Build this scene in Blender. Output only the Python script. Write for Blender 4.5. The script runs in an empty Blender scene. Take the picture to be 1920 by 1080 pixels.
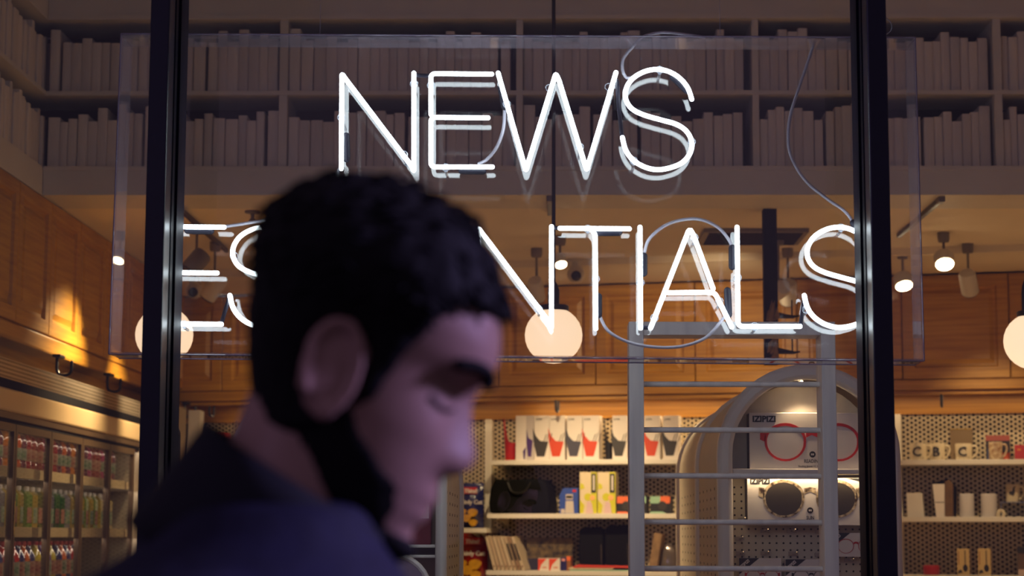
import bpy, bmesh, math, random
from mathutils import Vector, Matrix
import numpy as np

S = bpy.context.scene
COL = S.collection
PI = math.pi

# ------------------------------------------------------------------ camera
F_PX = 3672.0
CAM = Vector((0, 0, 1.5))
_a, _p, _ro = math.atan(68 / F_PX), math.atan(465 / F_PX), 0.003
_r = Vector((math.cos(_a), math.sin(_a), 0))
FW = Vector((-math.sin(_a) * math.cos(_p), math.cos(_a) * math.cos(_p), math.sin(_p)))
_u = _r.cross(FW)
RT = _r * math.cos(_ro) + _u * math.sin(_ro)
UP = -_r * math.sin(_ro) + _u * math.cos(_ro)
cd = bpy.data.cameras.new('camera')
cam = bpy.data.objects.new('camera', cd)
COL.objects.link(cam)
cd.sensor_width = 36.0
cd.lens = F_PX / 1920 * 36.0
cd.clip_start = 0.05
cd.dof.use_dof = True
cd.dof.focus_distance = 5.25
cd.dof.aperture_fstop = 5.0
cam.matrix_world = Matrix(((RT.x, UP.x, -FW.x, CAM.x), (RT.y, UP.y, -FW.y, CAM.y), (RT.z, UP.z, -FW.z, CAM.z), (0, 0, 0, 1)))
S.camera = cam
S.view_settings.view_transform = 'Standard'
S.view_settings.look = 'None'
S.view_settings.gamma = 1.0
S.view_settings.use_curve_mapping = False
S.view_settings.exposure = 0.0
S.cycles.max_bounces = 7
S.cycles.diffuse_bounces = 3
S.cycles.transparent_max_bounces = 20
S.cycles.glossy_bounces = 4
S.cycles.sample_clamp_indirect = 6.0
S.cycles.use_denoising = True

# ------------------------------------------------------------------ night sky over the street
w = bpy.data.worlds.new('night_street')
S.world = w
w.use_nodes = True
w.node_tree.nodes['Background'].inputs[0].default_value = (0.39, 0.28, 0.48, 1)
w.node_tree.nodes['Background'].inputs[1].default_value = 0.22

def lamp(name, typ, loc, color, power, target=None, **kw):
    d = bpy.data.lights.new(name, typ)
    d.color = color
    d.energy = power
    for k, v in kw.items():
        setattr(d, k, v)
    o = bpy.data.objects.new(name, d)
    COL.objects.link(o)
    o.location = loc
    if target is not None:
        o.rotation_euler = (Vector(target) - Vector(loc)).to_track_quat('-Z', 'Y').to_euler()
    return o

# street lamps on the pavement side of the glass
lamp('street_lamp_light', 'SPOT', (3.2, 1.75, 2.9), (0.53, 0.43, 1.0), 400, target=(-0.12, 1.5, 1.62), shadow_soft_size=0.25, spot_size=0.5, spot_blend=0.8)
lamp('street_lamp_light_far', 'POINT', (-6.0, -5.0, 4.6), (0.58, 0.42, 0.95), 110, shadow_soft_size=0.3)

WARM = (1.0, 0.73, 0.40)

# ------------------------------------------------------------------ pixel rays of the photograph -> points on planes that stand in the room
def ray(x, y):
    return RT * ((x - 960) / F_PX) - UP * ((y - 540) / F_PX) + FW
def P(x, y, Y):
    d = ray(x, y); return CAM + d * (Y / d.y)
def PX(x, y, X):
    d = ray(x, y); return CAM + d * (X / d.x)
def PZ(x, y, Z):
    d = ray(x, y); return CAM + d * ((Z - CAM.z) / d.z)

# ------------------------------------------------------------------ materials
MATS = {}
def mat(name, col, rough=0.5, metal=0.0, noise=0.0, nscale=(8, 8, 8), col2=None, emit=None, estr=0.0, spec=0.5, bump=0.0, coat=0.0, trans=0.0):
    if name in MATS: return MATS[name]
    m = bpy.data.materials.new(name)
    m.use_nodes = True
    nt = m.node_tree
    b = nt.nodes['Principled BSDF']
    b.inputs['Base Color'].default_value = (*col, 1)
    b.inputs['Roughness'].default_value = rough
    b.inputs['Metallic'].default_value = metal
    b.inputs['Specular IOR Level'].default_value = spec
    b.inputs['Coat Weight'].default_value = coat
    b.inputs['Transmission Weight'].default_value = trans
    if emit:
        b.inputs['Emission Color'].default_value = (*emit, 1)
        b.inputs['Emission Strength'].default_value = estr
    if noise or bump:
        tc = nt.nodes.new('ShaderNodeTexCoord')
        mp = nt.nodes.new('ShaderNodeMapping')
        mp.inputs['Scale'].default_value = nscale
        nz = nt.nodes.new('ShaderNodeTexNoise')
        nz.inputs['Scale'].default_value = 1.0
        nz.inputs['Detail'].default_value = 5.0
        nt.links.new(tc.outputs['Object'], mp.inputs['Vector'])
        nt.links.new(mp.outputs['Vector'], nz.inputs['Vector'])
        if noise:
            mx = nt.nodes.new('ShaderNodeMix')
            mx.data_type = 'RGBA'
            c2 = col2 or tuple(c * (1 - noise) for c in col)
            mx.inputs['A'].default_value = (*col, 1)
            mx.inputs['B'].default_value = (*c2, 1)
            cr = nt.nodes.new('ShaderNodeMapRange')
            cr.inputs['From Min'].default_value = 0.35
            cr.inputs['From Max'].default_value = 0.65
            nt.links.new(nz.outputs['Fac'], cr.inputs['Value'])
            nt.links.new(cr.outputs['Result'], mx.inputs['Factor'])
            nt.links.new(mx.outputs['Result'], b.inputs['Base Color'])
        if bump:
            bp = nt.nodes.new('ShaderNodeBump')
            bp.inputs['Strength'].default_value = bump
            bp.inputs['Distance'].default_value = 0.01
            nt.links.new(nz.outputs['Fac'], bp.inputs['Height'])
            nt.links.new(bp.outputs['Normal'], b.inputs['Normal'])
    MATS[name] = m
    return m

def clear_mat(name, tint=(1, 1, 1), f0=0.04, rough=0.0, haze=0.0, hazecol=(.8, .8, .9), graze=1.0):
    """clear sheet: transparent with a Schlick mirror on top, and optionally a little surface haze"""
    m = bpy.data.materials.new(name)
    m.use_nodes = True
    nt = m.node_tree
    nt.nodes.clear()
    out = nt.nodes.new('ShaderNodeOutputMaterial')
    tr = nt.nodes.new('ShaderNodeBsdfTransparent'); tr.inputs[0].default_value = (*tint, 1)
    gl = nt.nodes.new('ShaderNodeBsdfGlossy'); gl.inputs['Roughness'].default_value = rough
    lw = nt.nodes.new('ShaderNodeLayerWeight'); lw.inputs['Blend'].default_value = 0.5
    pw = nt.nodes.new('ShaderNodeMath'); pw.operation = 'POWER'; pw.inputs[1].default_value = 5.0
    ma = nt.nodes.new('ShaderNodeMath'); ma.operation = 'MULTIPLY_ADD'; ma.inputs[1].default_value = (1 - f0) * graze; ma.inputs[2].default_value = f0
    nt.links.new(lw.outputs['Facing'], pw.inputs[0])
    nt.links.new(pw.outputs[0], ma.inputs[0])
    mx = nt.nodes.new('ShaderNodeMixShader')
    nt.links.new(ma.outputs[0], mx.inputs[0])
    nt.links.new(gl.outputs[0], mx.inputs[2])
    if haze:
        df = nt.nodes.new('ShaderNodeBsdfDiffuse'); df.inputs[0].default_value = (*hazecol, 1)
        m2 = nt.nodes.new('ShaderNodeMixShader'); m2.inputs[0].default_value = haze
        nt.links.new(tr.outputs[0], m2.inputs[1]); nt.links.new(df.outputs[0], m2.inputs[2])
        nt.links.new(m2.outputs[0], mx.inputs[1])
    else:
        nt.links.new(tr.outputs[0], mx.inputs[1])
    nt.links.new(mx.outputs[0], out.inputs[0])
    MATS[name] = m
    return m

def lin(r, g, b):
    f = lambda c: (c / 255 / 12.92) if c <= 10 else ((c / 255 + 0.055) / 1.055) ** 2.4
    return (f(r), f(g), f(b))

M_GLASS = clear_mat('window_glass', f0=0.052)
M_ACRYL = clear_mat('clear_acrylic', f0=0.042, tint=(.985, .985, .99))
M_ACEDGE = clear_mat('acrylic_side', f0=0.06, tint=(.93, .92, .95), haze=0.11, hazecol=(.78, .68, .82))
M_COOLGLASS = clear_mat('cooler_glass', f0=0.04, tint=(.78, .78, .76), graze=.35)
M_NAVY = mat('navy_powdercoat', (0.006, 0.007, 0.028), 0.35, noise=.2, nscale=(30, 30, 30))
M_NAVY2 = mat('grey_gasket', (0.008, 0.008, 0.020), 0.5, spec=.08)
M_WOOD = mat('honey_oak', lin(200, 146, 48), 0.42, noise=1, col2=lin(172, 118, 34), nscale=(2.5, 2.5, 55), bump=.12)
M_WOODR = mat('honey_oak_rail', lin(192, 138, 46), 0.4, noise=1, col2=lin(164, 112, 32), nscale=(2, 2, 60), bump=.1)
M_CEIL = mat('ceiling_paint', lin(236, 222, 198), 0.8, noise=.06, nscale=(3, 3, 3))
M_WHITE = mat('white_paint', lin(214, 208, 200), 0.6, noise=.05, nscale=(6, 6, 6))
M_SHELFW = mat('white_shelf', lin(225, 218, 205), 0.45, noise=.04, nscale=(6, 6, 6))
M_DARKBACK = mat('dark_shelf_back', lin(16, 16, 22), 0.8, noise=.2, nscale=(5, 5, 5))
M_BOOK = [mat('book_white_a', lin(218, 210, 206), 0.7, noise=.08, nscale=(20, 20, 4)), mat('book_white_b', lin(210, 202, 197), 0.7, noise=.1, nscale=(20, 20, 4)), mat('book_white_c', lin(224, 215, 208), 0.7, noise=.08, nscale=(20, 20, 4))]
M_PAGE = mat('paper_edge', lin(200, 190, 175), 0.8, noise=.1, nscale=(200, 5, 5))
M_BLACK = mat('black_metal', (0.008, 0.008, 0.009), 0.4)
M_BLACKM = mat('black_matte', (0.003, 0.003, 0.004), 0.8, spec=.12, noise=.3, nscale=(20, 20, 20))
M_HEX = mat('perforated_sheet', lin(196, 178, 146), 0.42, noise=.1, nscale=(6, 6, 6), metal=.1)
M_HEXBACK = mat('perforation_backing', (0.01, 0.009, 0.008), 0.6)
M_TILE = mat('floor_stone', lin(178, 146, 108), 0.5, noise=.2, nscale=(4, 4, 4))
M_NEON = mat('neon_lit', (1, 1, 1), 0.4, emit=(0.80, 0.93, 1.0), estr=11.0)
M_TUBEBLK = mat('neon_blackout_paint', (0.012, 0.012, 0.022), 0.35)
M_CABLE = mat('neon_cable', lin(176, 172, 184), 0.35, trans=.25)
M_BOOT = mat('electrode_boot', (0.010, 0.010, 0.018), 0.5, spec=.2)
M_CLIP = clear_mat('glass_clip', f0=.2, tint=(.8, .85, .9), haze=.15)
M_GREYP = mat('grey_painted_wood', lin(232, 224, 214), 0.5, noise=1, col2=lin(212, 204, 198), nscale=(30, 30, 3))
M_LAMPW = mat('lamp_white', lin(205, 198, 188), 0.5)
M_LAMPG = mat('lamp_grey', lin(120, 112, 108), 0.5)

# ------------------------------------------------------------------ mesh builder
class MB:
    def __init__(s):
        s.v = []; s.f = []
    def add(s, v, f):
        o = len(s.v)
        s.v += [tuple(q) for q in v]
        s.f += [tuple(i + o for i in q) for q in f]
        return s
    def box(s, x0, x1, y0, y1, z0, z1):
        return s.add([(x0, y0, z0), (x1, y0, z0), (x1, y1, z0), (x0, y1, z0), (x0, y0, z1), (x1, y0, z1), (x1, y1, z1), (x0, y1, z1)],
                     [(0, 3, 2, 1), (4, 5, 6, 7), (0, 1, 5, 4), (1, 2, 6, 5), (2, 3, 7, 6), (3, 0, 4, 7)])
    def hexa(s, q):  # 8 corners: bottom 4 ccw, top 4 ccw
        return s.add(q, [(0, 3, 2, 1), (4, 5, 6, 7), (0, 1, 5, 4), (1, 2, 6, 5), (2, 3, 7, 6), (3, 0, 4, 7)])
    def prism(s, poly, y0, y1):  # polygon in x,z extruded along y
        n = len(poly)
        ar = sum(poly[i][0] * poly[(i + 1) % n][1] - poly[(i + 1) % n][0] * poly[i][1] for i in range(n))
        if ar < 0: poly = poly[::-1]
        v = [(p[0], y0, p[1]) for p in poly] + [(p[0], y1, p[1]) for p in poly]
        f = [tuple(range(n)), tuple(range(2 * n - 1, n - 1, -1))] + [(i, i + n, (i + 1) % n + n, (i + 1) % n) for i in range(n)]
        return s.add(v, f)
    def ring(s, outer, inner, y0, y1):  # annular prism in x,z
        n = len(outer)
        v = [(p[0], y0, p[1]) for p in outer] + [(p[0], y0, p[1]) for p in inner] + [(p[0], y1, p[1]) for p in outer] + [(p[0], y1, p[1]) for p in inner]
        f = []
        for i in range(n):
            j = (i + 1) % n
            f += [(i, j, n + j, n + i), (2 * n + i, 3 * n + i, 3 * n + j, 2 * n + j), (i, 2 * n + i, 2 * n + j, j), (n + i, n + j, 3 * n + j, 3 * n + i)]
        return s.add(v, f)
    def tube(s, path, rad, n=10, round_ends=False, closed=False, squash=None):
        path = [Vector(q) for q in path]
        if not hasattr(rad, '__len__'): rad = [rad] * len(path)
        rad = list(rad)
        m = len(path)
        tang = []
        for i in range(m):
            if closed: t = path[(i + 1) % m] - path[i - 1]
            else: t = path[min(i + 1, m - 1)] - path[max(i - 1, 0)]
            tang.append(t.normalized())
        if round_ends:
            r0, r1 = rad[0], rad[-1]
            pre = [(path[0] - tang[0] * r0 * math.sin(a), r0 * math.cos(a)) for a in (1.4, .9, .45)]
            post = [(path[-1] + tang[-1] * r1 * math.sin(a), r1 * math.cos(a)) for a in (.45, .9, 1.4)]
            path = [q for q, _ in pre] + path + [q for q, _ in post]
            rad = [q for _, q in pre] + rad + [q for _, q in post]
            tang = [tang[0]] * 3 + tang + [tang[-1]] * 3
            m = len(path)
        ref = Vector((0, 0, 1)) if abs(tang[0].z) < .9 else Vector((1, 0, 0))
        nrm = (ref - tang[0] * ref.dot(tang[0])).normalized()
        v = []; f = []
        for i in range(m):
            nrm = (nrm - tang[i] * nrm.dot(tang[i]))
            if nrm.length < 1e-6:
                nrm = tang[i].orthogonal()
            nrm.normalize()
            bn = tang[i].cross(nrm)
            for k in range(n):
                a = 2 * PI * k / n
                sx, sy = (squash or (1, 1))
                v.append(path[i] + (nrm * math.cos(a) * sx + bn * math.sin(a) * sy) * rad[i])
        for i in range(m if closed else m - 1):
            for k in range(n):
                a, b = i * n + k, i * n + (k + 1) % n
                c, d = ((i + 1) % m) * n + (k + 1) % n, ((i + 1) % m) * n + k
                f.append((a, b, c, d))
        if not closed:
            f.append(tuple(range(n - 1, -1, -1)))
            f.append(tuple((m - 1) * n + k for k in range(n)))
        return s.add(v, f)
    def lathe(s, prof, n=20, c=(0, 0, 0)):  # (r, z) from bottom to top
        v = []; f = []
        for r, z in prof:
            for k in range(n):
                a = 2 * PI * k / n
                v.append((c[0] + r * math.cos(a), c[1] + r * math.sin(a), c[2] + z))
        for i in range(len(prof) - 1):
            for k in range(n):
                f.append((i * n + k, i * n + (k + 1) % n, (i + 1) * n + (k + 1) % n, (i + 1) * n + k))
        f.append(tuple(range(n - 1, -1, -1)))
        f.append(tuple((len(prof) - 1) * n + k for k in range(n)))
        return s.add(v, f)
    def xform(s, mtx):
        s.v = [tuple(mtx @ Vector(q)) for q in s.v]; return s
    def mesh(s, name, m, smooth=False):
        me = bpy.data.meshes.new(name)
        me.from_pydata(s.v, [], s.f)
        me.update()
        if m: me.materials.append(m)
        if smooth:
            me.shade_smooth()
            try: me.set_sharp_from_angle(angle=math.radians(42))
            except Exception: pass
        return me
    def build(s, name, m, parent=None, smooth=False, bevel=0.0, loc=None, rz=None):
        o = bpy.data.objects.new(name, s.mesh(name, m, smooth))
        COL.objects.link(o)
        if parent: o.parent = parent
        if loc is not None: o.location = loc
        if rz is not None: o.rotation_euler = (0, 0, rz)
        if bevel:
            b = o.modifiers.new('bevel', 'BEVEL'); b.width = bevel; b.segments = 2; b.limit_method = 'ANGLE'
        return o

def box_c(cx, cy, cz, sx, sy, sz):
    return MB().box(cx - sx / 2, cx + sx / 2, cy - sy / 2, cy + sy / 2, cz - sz / 2, cz + sz / 2)

def thing(name, label, cat, loc=(0, 0, 0), rz=0.0, group=None):
    o = bpy.data.objects.new(name, None)
    COL.objects.link(o)
    o.location = loc
    o.rotation_euler = (0, 0, rz)
    o.empty_display_size = 0.05
    return tag(o, label, cat, group)
def tag(o, label, cat, group=None):
    o['label'] = label; o['category'] = cat
    if group: o['group'] = group
    return o
def struct(o, label=None):
    o['kind'] = 'structure'
    if label: o['label'] = label
    return o
def stuff(o):
    o['kind'] = 'stuff'; return o
def inst(name, me, parent=None, loc=(0, 0, 0), rz=0, scale=(1, 1, 1)):
    o = bpy.data.objects.new(name, me)
    COL.objects.link(o)
    if parent: o.parent = parent
    o.location = loc; o.rotation_euler = (0, 0, rz); o.scale = scale
    return o
ORD = ['first', 'second', 'third', 'fourth', 'fifth', 'sixth', 'seventh', 'eighth', 'ninth', 'tenth', 'eleventh', 'twelfth', 'thirteenth', 'fourteenth', 'fifteenth', 'sixteenth', 'seventeenth', 'eighteenth', 'nineteenth', 'twentieth']
def nth(i):
    if i < 20: return ORD[i]
    t, u = divmod(i + 1, 10)
    tens = {2: 'twenty', 3: 'thirty', 4: 'forty', 5: 'fifty'}[t]
    return ({2: 'twentieth', 3: 'thirtieth', 4: 'fortieth', 5: 'fiftieth'}[t]) if u == 0 else tens + '-' + ORD[u - 1]

_txt = {}
def text(s, size, parent, loc, m, name='lettering', ext=0.0006, rx=PI / 2, rz=0.0, ry=0.0, align='CENTER', sx=1.0, bold=0.0, shear=0.0):
    key = (s, round(size, 4), ext, align, bold, shear)
    if key not in _txt:
        c = bpy.data.curves.new('lettering', 'FONT')
        c.body = s; c.size = size; c.extrude = ext; c.align_x = align; c.resolution_u = 2; c.offset = bold; c.shear = shear
        t = bpy.data.objects.new('tmp', c)
        COL.objects.link(t)
        dg = bpy.context.evaluated_depsgraph_get()
        _txt[key] = bpy.data.meshes.new_from_object(t.evaluated_get(dg))
        bpy.data.objects.remove(t)
    me = _txt[key].copy()
    me.materials.clear(); me.materials.append(m)
    o = inst(name, me, parent, loc)
    o.rotation_euler = (rx, ry, rz)
    o.scale = (sx, 1, 1)
    return o

def bez(pts, k=8):
    """Catmull-Rom through points"""
    pts = [Vector(p) for p in pts]
    out = []
    for i in range(len(pts) - 1):
        p0 = pts[max(i - 1, 0)]; p1 = pts[i]; p2 = pts[i + 1]; p3 = pts[min(i + 2, len(pts) - 1)]
        for j in range(k):
            t = j / k
            out.append(0.5 * ((2 * p1) + (p2 - p0) * t + (2 * p0 - 5 * p1 + 4 * p2 - p3) * t * t + (3 * p1 - p0 - 3 * p2 + p3) * t ** 3))
    out.append(pts[-1])
    return out
def fillet(pts, r):
    """round the corners of a polyline (2-D or 3-D Vectors)"""
    pts = [Vector(p) for p in pts]
    out = [pts[0]]
    for i in range(1, len(pts) - 1):
        a, b, c = pts[i - 1], pts[i], pts[i + 1]
        ra = min(r, (a - b).length * .45); rc = min(r, (c - b).length * .45)
        q0 = b + (a - b).normalized() * ra; q1 = b + (c - b).normalized() * rc
        for t in (0, .25, .5, .75, 1):
            out.append(q0 * (1 - t) ** 2 + b * 2 * t * (1 - t) + q1 * t * t)
    out.append(pts[-1])
    return out

# =================================================================== THE SHELL OF THE SHOP
ZC = 2.90            # underside of the low ceiling
XL = -2.10           # face of the left-hand cupboards and book bays
YB = 8.0             # face of the book bulkhead
YG = 4.285           # window glass
A0 = PZ(420, 543, ZC)
A1 = PZ(1800, 500, ZC)
TB = (A1 - A0); TB.z = 0; TB.normalize()        # along the back wall, to the right
NB = Vector((TB.y, -TB.x, 0))                    # out of the back wall, towards the window
RZB = math.atan2(TB.y, TB.x)
OFF_HEX, OFF_SHELF = -0.36, -0.08
def BW(s, off, z):
    q = A0 + TB * s + NB * off; return Vector((q.x, q.y, z))
def PB(x, y, off):
    d = ray(x, y); k = ((A0 + NB * off - CAM).dot(NB)) / d.dot(NB); q = CAM + d * k
    return ((q - A0).dot(TB), q.z)

struct(MB().box(-6, 6, -6, 4.12, -0.1, 0).build('ground', mat('pavement', lin(70, 68, 74), .8, noise=.2, nscale=(3, 3, 3))))
struct(MB().box(-2.75, 3.4, 4.12, 12.2, -0.1, 0.0).build('floor', M_TILE))
struct(MB().box(-2.85, -2.75, 4.12, 12.2, 0, 4.3).build('wall_left', M_WHITE))
struct(MB().box(3.3, 3.4, 4.12, 12.2, 0, 4.3).build('wall_right', M_WHITE))
q = MB()
b0, b1 = BW(-1.2, OFF_HEX - .03, 0), BW(6.2, OFF_HEX - .03, 0)
q.hexa([b0, b1, b1 - NB * .1, b0 - NB * .1] + [p + Vector((0, 0, 3.0)) for p in (b0, b1, b1 - NB * .1, b0 - NB * .1)])
struct(q.build('wall_back', M_HEXBACK))
struct(MB().box(-2.75, 3.3, YB + .33, 12.2, ZC, ZC + .1).build('ceiling', M_CEIL))
struct(MB().box(-2.75, 3.3, 4.12, YB + .5, 4.2, 4.3).build('ceiling_high', M_CEIL))
# shallow dropped band of the ceiling in front of the back cupboards
q = MB(); c0, c1 = BW(-.6, .75, ZC - .035), BW(5.6, .75, ZC - .035)
q.hexa([c0, c1, c1 - NB * .72, c0 - NB * .72] + [p + Vector((0, 0, .036)) for p in (c0, c1, c1 - NB * .72, c0 - NB * .72)])
struct(q.build('trim_1', M_CEIL))

# ------------------------------------------------------------------ shop window
W1 = bpy.data.objects.new('window_1', None); COL.objects.link(W1); W1.location = (-.07, YG, .3); struct(W1, 'wide middle shop window pane between two navy mullions')
def wpart(q, name, m, par=W1, **k):
    q.xform(Matrix.Translation((-par.location[0], -par.location[1], -par.location[2])))
    return q.build(name, m, par, **k)
XM0 = (P(283, 200, 4.2).x, P(319, 200, 4.2).x)
XM1 = (P(1624, 200, 4.2).x, P(1661, 200, 4.2).x)
wpart(MB().box(XM0[0] + .02, XM1[1] - .02, YG - .004, YG + .004, .3, 4.0), 'glass_pane', M_GLASS)
for (xa, xb), sgn in ((XM0, 1), (XM1, -1)):
    mu = wpart(MB().box(xa, xb, 4.17, 4.235, .25, 4.1), 'mullion', M_NAVY, bevel=.003)
    q = MB(); xi = xb if sgn > 0 else xa       # inner edge that faces the middle pane
    for d0, d1, ya, yb in ((-.004, .002, 4.235, 4.262), (-.012, -.003, 4.262, 4.275), (-.02, .006, 4.275, 4.36)):
        u0, u1 = xi + sgn * d0, xi + sgn * d1
        q.box(min(u0, u1), max(u0, u1), ya, yb, .25, 4.1)
    wpart(q, 'glazing_bead', M_NAVY2)
    q = MB()
    o0, o1 = (xa + .004, xb - .02) if sgn > 0 else (xa + .02, xb - .004)
    q.box(o0, o1, 4.235, 4.36, .25, 4.1)
    wpart(q, 'mullion_body', M_NAVY)
q = MB().tube(fillet([(XM0[1] - .004, 4.36, P(316, 800, 4.3).z), (XM0[1] - .004, 4.39, P(316, 806, 4.3).z), (XM0[1] - .004, 4.39, P(316, 950, 4.3).z), (XM0[1] - .004, 4.36, P(316, 958, 4.3).z)], .012), .009, 8)
wpart(q, 'pull_handle', M_BLACK, smooth=True)
wpart(MB().box(-2.6, 2.8, 4.17, 4.36, .15, .3), 'window_sill', M_NAVY)
wpart(MB().box(-2.6, 2.8, 4.17, 4.36, 4.0, 4.15), 'window_head', M_NAVY)
for nm, x0, x1, lb in (('window_2', -2.6, XM0[0] + .02, 'shop window pane left of the left navy mullion'), ('window_3', XM1[1] - .02, 2.8, 'shop window pane right of the right navy mullion')):
    e = bpy.data.objects.new(nm, None); COL.objects.link(e); e.location = ((x0 + x1) / 2, YG, .3); struct(e, lb)
    wpart(MB().box(x0, x1, YG - .004, YG + .004, .3, 4.0), 'glass_pane', M_GLASS, e)

# ------------------------------------------------------------------ book bulkhead
ZS2, ZS1a, ZS1b, ZT = 3.02, 3.325, 3.343, 3.646
DIV = [(-2.14, -2.10), (-1.124, -1.09), (-.133, -.106), (.85, .877), (1.852, 1.885), (2.85, 2.88)]
bc = thing('bookcase', 'long white built-in bookcase on the bulkhead across the shop above the low ceiling', 'bookcase', (0, YB, ZC))
def bpart(x0, x1, y0, y1, z0, z1, nm, m, par=bc, bev=0):
    l = par.location
    return MB().box(x0 - l[0], x1 - l[0], y0 - l[1], y1 - l[1], z0 - l[2], z1 - l[2]).build(nm, m, par, bevel=bev)
bpart(-2.10, 3.3, YB - .012, YB + .33, ZC, ZS2 - .018, 'fascia', M_WHITE)
bpart(-2.10, 3.3, YB - .02, YB + .33, ZS2 - .018, ZS2, 'shelf_board', M_WHITE)
bpart(-2.10, 3.3, YB - .004, YB + .30, ZS1a, ZS1b, 'shelf_board', M_WHITE)
bpart(-2.10, 3.3, YB - .012, YB + .33, ZT + .018, 4.2, 'top_panel', M_WHITE)
bpart(-2.10, 3.3, YB - .02, YB + .33, ZT, ZT + .018, 'shelf_board', M_WHITE)
bpart(-2.75, 3.3, YB + .30, YB + .33, ZS2, ZT, 'back_panel', M_DARKBACK)
for a, b in DIV[1:]:
    bpart(a, b, YB, YB + .30, ZS2, ZS1a, 'divider', M_WHITE)
    bpart(a, b, YB, YB + .30, ZS1b, ZT, 'divider', M_WHITE)
bl = thing('bookcase', 'white built-in bookcase running along the left wall above the oak cupboards', 'bookcase', (XL, 6.4, ZC))
for z0, z1, nm in ((ZC, ZS2 - .018, 'fascia'), (ZS2 - .018, ZS2, 'shelf_board'), (ZS1a, ZS1b, 'shelf_board'), (ZT, 4.2, 'top_panel')):
    bpart(-2.42, XL - .002, 5.0, YB + .295, z0, z1, nm, M_WHITE, bl)
bpart(-2.46, -2.42, 5.0, YB + .295, ZS2, ZT, 'back_panel', M_DARKBACK, bl)

# books: rounded spine, two boards, page block; spine faces -y, 1 m high, 1 m thick, 1 m deep (scaled)
def book_mesh(m):
    q = MB()
    n = 5
    prof = [(-.5 + .5 * (1 - math.cos(a)) * 1.0, -.02 * math.sin(a)) for a in [PI * k / n for k in range(n + 1)]]
    poly = prof + [(.5, .98), (.44, .98), (.44, .06), (-.44, .06), (-.44, .98), (-.5, .98)]
    v = [(x, y, 0) for x, y in poly] + [(x, y, 1) for x, y in poly]
    k = len(poly)
    fs = [(i, (i + 1) % k, (i + 1) % k + k, i + k) for i in range(k)]
    i0 = n + 1
    for b in (0, k):
        fs += [(b + 0, b + 1, b + 2, b + 3, b + 4, b + 5, b + i0 + 3, b + i0 + 2), (b + 5, b + i0, b + i0 + 1, b + i0 + 2), (b + 0, b + i0 + 3, b + i0 + 4, b + i0 + 5)]
    q.add(v, fs)
    q.box(-.44, .44, .06, .94, .012, .988)
    return q.mesh('book', m)
BM = [book_mesh(m) for m in M_BOOK]
rng = random.Random(7)
bays = ['left end bay', 'second bay from the left', 'middle bay', 'bay beside the right mullion', 'right end bay']
def book_row(lo, hi, z, hmax, ax, where, grp, limit=None, kinds=(.72, .92)):
    x = lo + .004; i = 0
    while True:
        t = rng.choice((.031, .035, .037, .039, .042, .048)) * rng.uniform(.92, 1.08)
        if x + t > hi - .003 or (limit and x > limit): break
        h = rng.uniform(*kinds) * hmax
        if rng.random() < .14: h = hmax * rng.uniform(.83, .9)
        if rng.random() < .06: x += .012
        dep = rng.uniform(.17, .21)
        nm = 'book'
        tall = 'tall ' if h > hmax * .825 else ('short ' if h < hmax * .69 else '')
        thin = 'thin ' if t < .033 else ('thick ' if t > .045 else '')
        if ax == 'x': o = inst(nm, rng.choice(BM), None, (x + t / 2, YB + .018 + rng.uniform(0, .012), z), 0, (t, dep, h))
        else: o = inst(nm, rng.choice(BM), None, (XL - .018 - rng.uniform(0, .012), x + t / 2, z), PI / 2, (t, dep, h))
        tag(o, f'{tall}{thin}blank white book, {nth(i)} from left, {where}', 'book', grp)
        x += t + rng.choice((.0006, .001, .0015, .004)); i += 1
for r, (z, hm, rn) in enumerate(((ZS1b, ZT - ZS1b, 'upper'), (ZS2, ZS1a - ZS2, 'lower'))):
    for k in range(5):
        book_row(DIV[k][1], DIV[k + 1][0], z, hm, 'x', f'{rn} bulkhead shelf, {bays[k]}', f'white books on the {rn} bulkhead shelf', limit=2.15 if k == 4 else None, kinds=(.69, .78) if r == 0 else (.64, .80))
    book_row(6.7, YB + .14, z, hm, 'y', f'{rn} left wall shelf', f'white books on the {rn} left wall shelf', kinds=(.70, .82))

# =================================================================== OAK WALL CUPBOARDS
def door_mesh(w, h, name='door', m=M_WOOD):
    """framed door with a raised field: nested rectangles stepped in depth; front at y=0, x 0..w, z 0..h"""
    q = MB()
    steps = [(0, .02), (0, .003), (.003, 0), (.058, 0), (.066, .015), (.078, .015), (.10, .003)]
    v = []; f = []
    for ins, dep in steps:
        v += [(ins, dep, ins), (w - ins, dep, ins), (w - ins, dep, h - ins), (ins, dep, h - ins)]
    for i in range(len(steps) - 1):
        for k in range(4):
            a, b = i * 4 + k, i * 4 + (k + 1) % 4
            f.append((a, b, b + 4, a + 4))
    n = (len(steps) - 1) * 4
    f.append((n, n + 1, n + 2, n + 3)); f.append((3, 2, 1, 0))
    q.add(v, f)
    return q.mesh(name, m)
ZCB = 2.315      # bottom of doors
ZTOP = ZC - .038
bodyB = MB().box(0.001, .544, .021, .33, 0, ZTOP - ZCB).mesh('cupboard_body', M_WOOD)
doorB = door_mesh(.541, ZTOP - ZCB - .004)
nb = 9
for k in range(-1, nb):
    s0 = -.004 + k * .5466
    wh = ['at the far left corner', 'left of the walking person', 'hidden half behind the neon sign left end', 'behind the walking person\'s head', 'behind the middle globe pendant', 'left of the ladder rack', 'above the left of the arched display', 'left of the right mullion', 'right of the right mullion', 'at the right picture edge'][k + 1]
    t = thing('wall_cupboard', f'honey oak wall cupboard on the back wall, {wh}', 'cupboard', BW(s0, 0, ZCB), RZB, 'oak cupboards on the back wall')
    inst('cupboard_body', bodyB, t)
    inst('door', doorB, t, (.0025, 0, .002))
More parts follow.
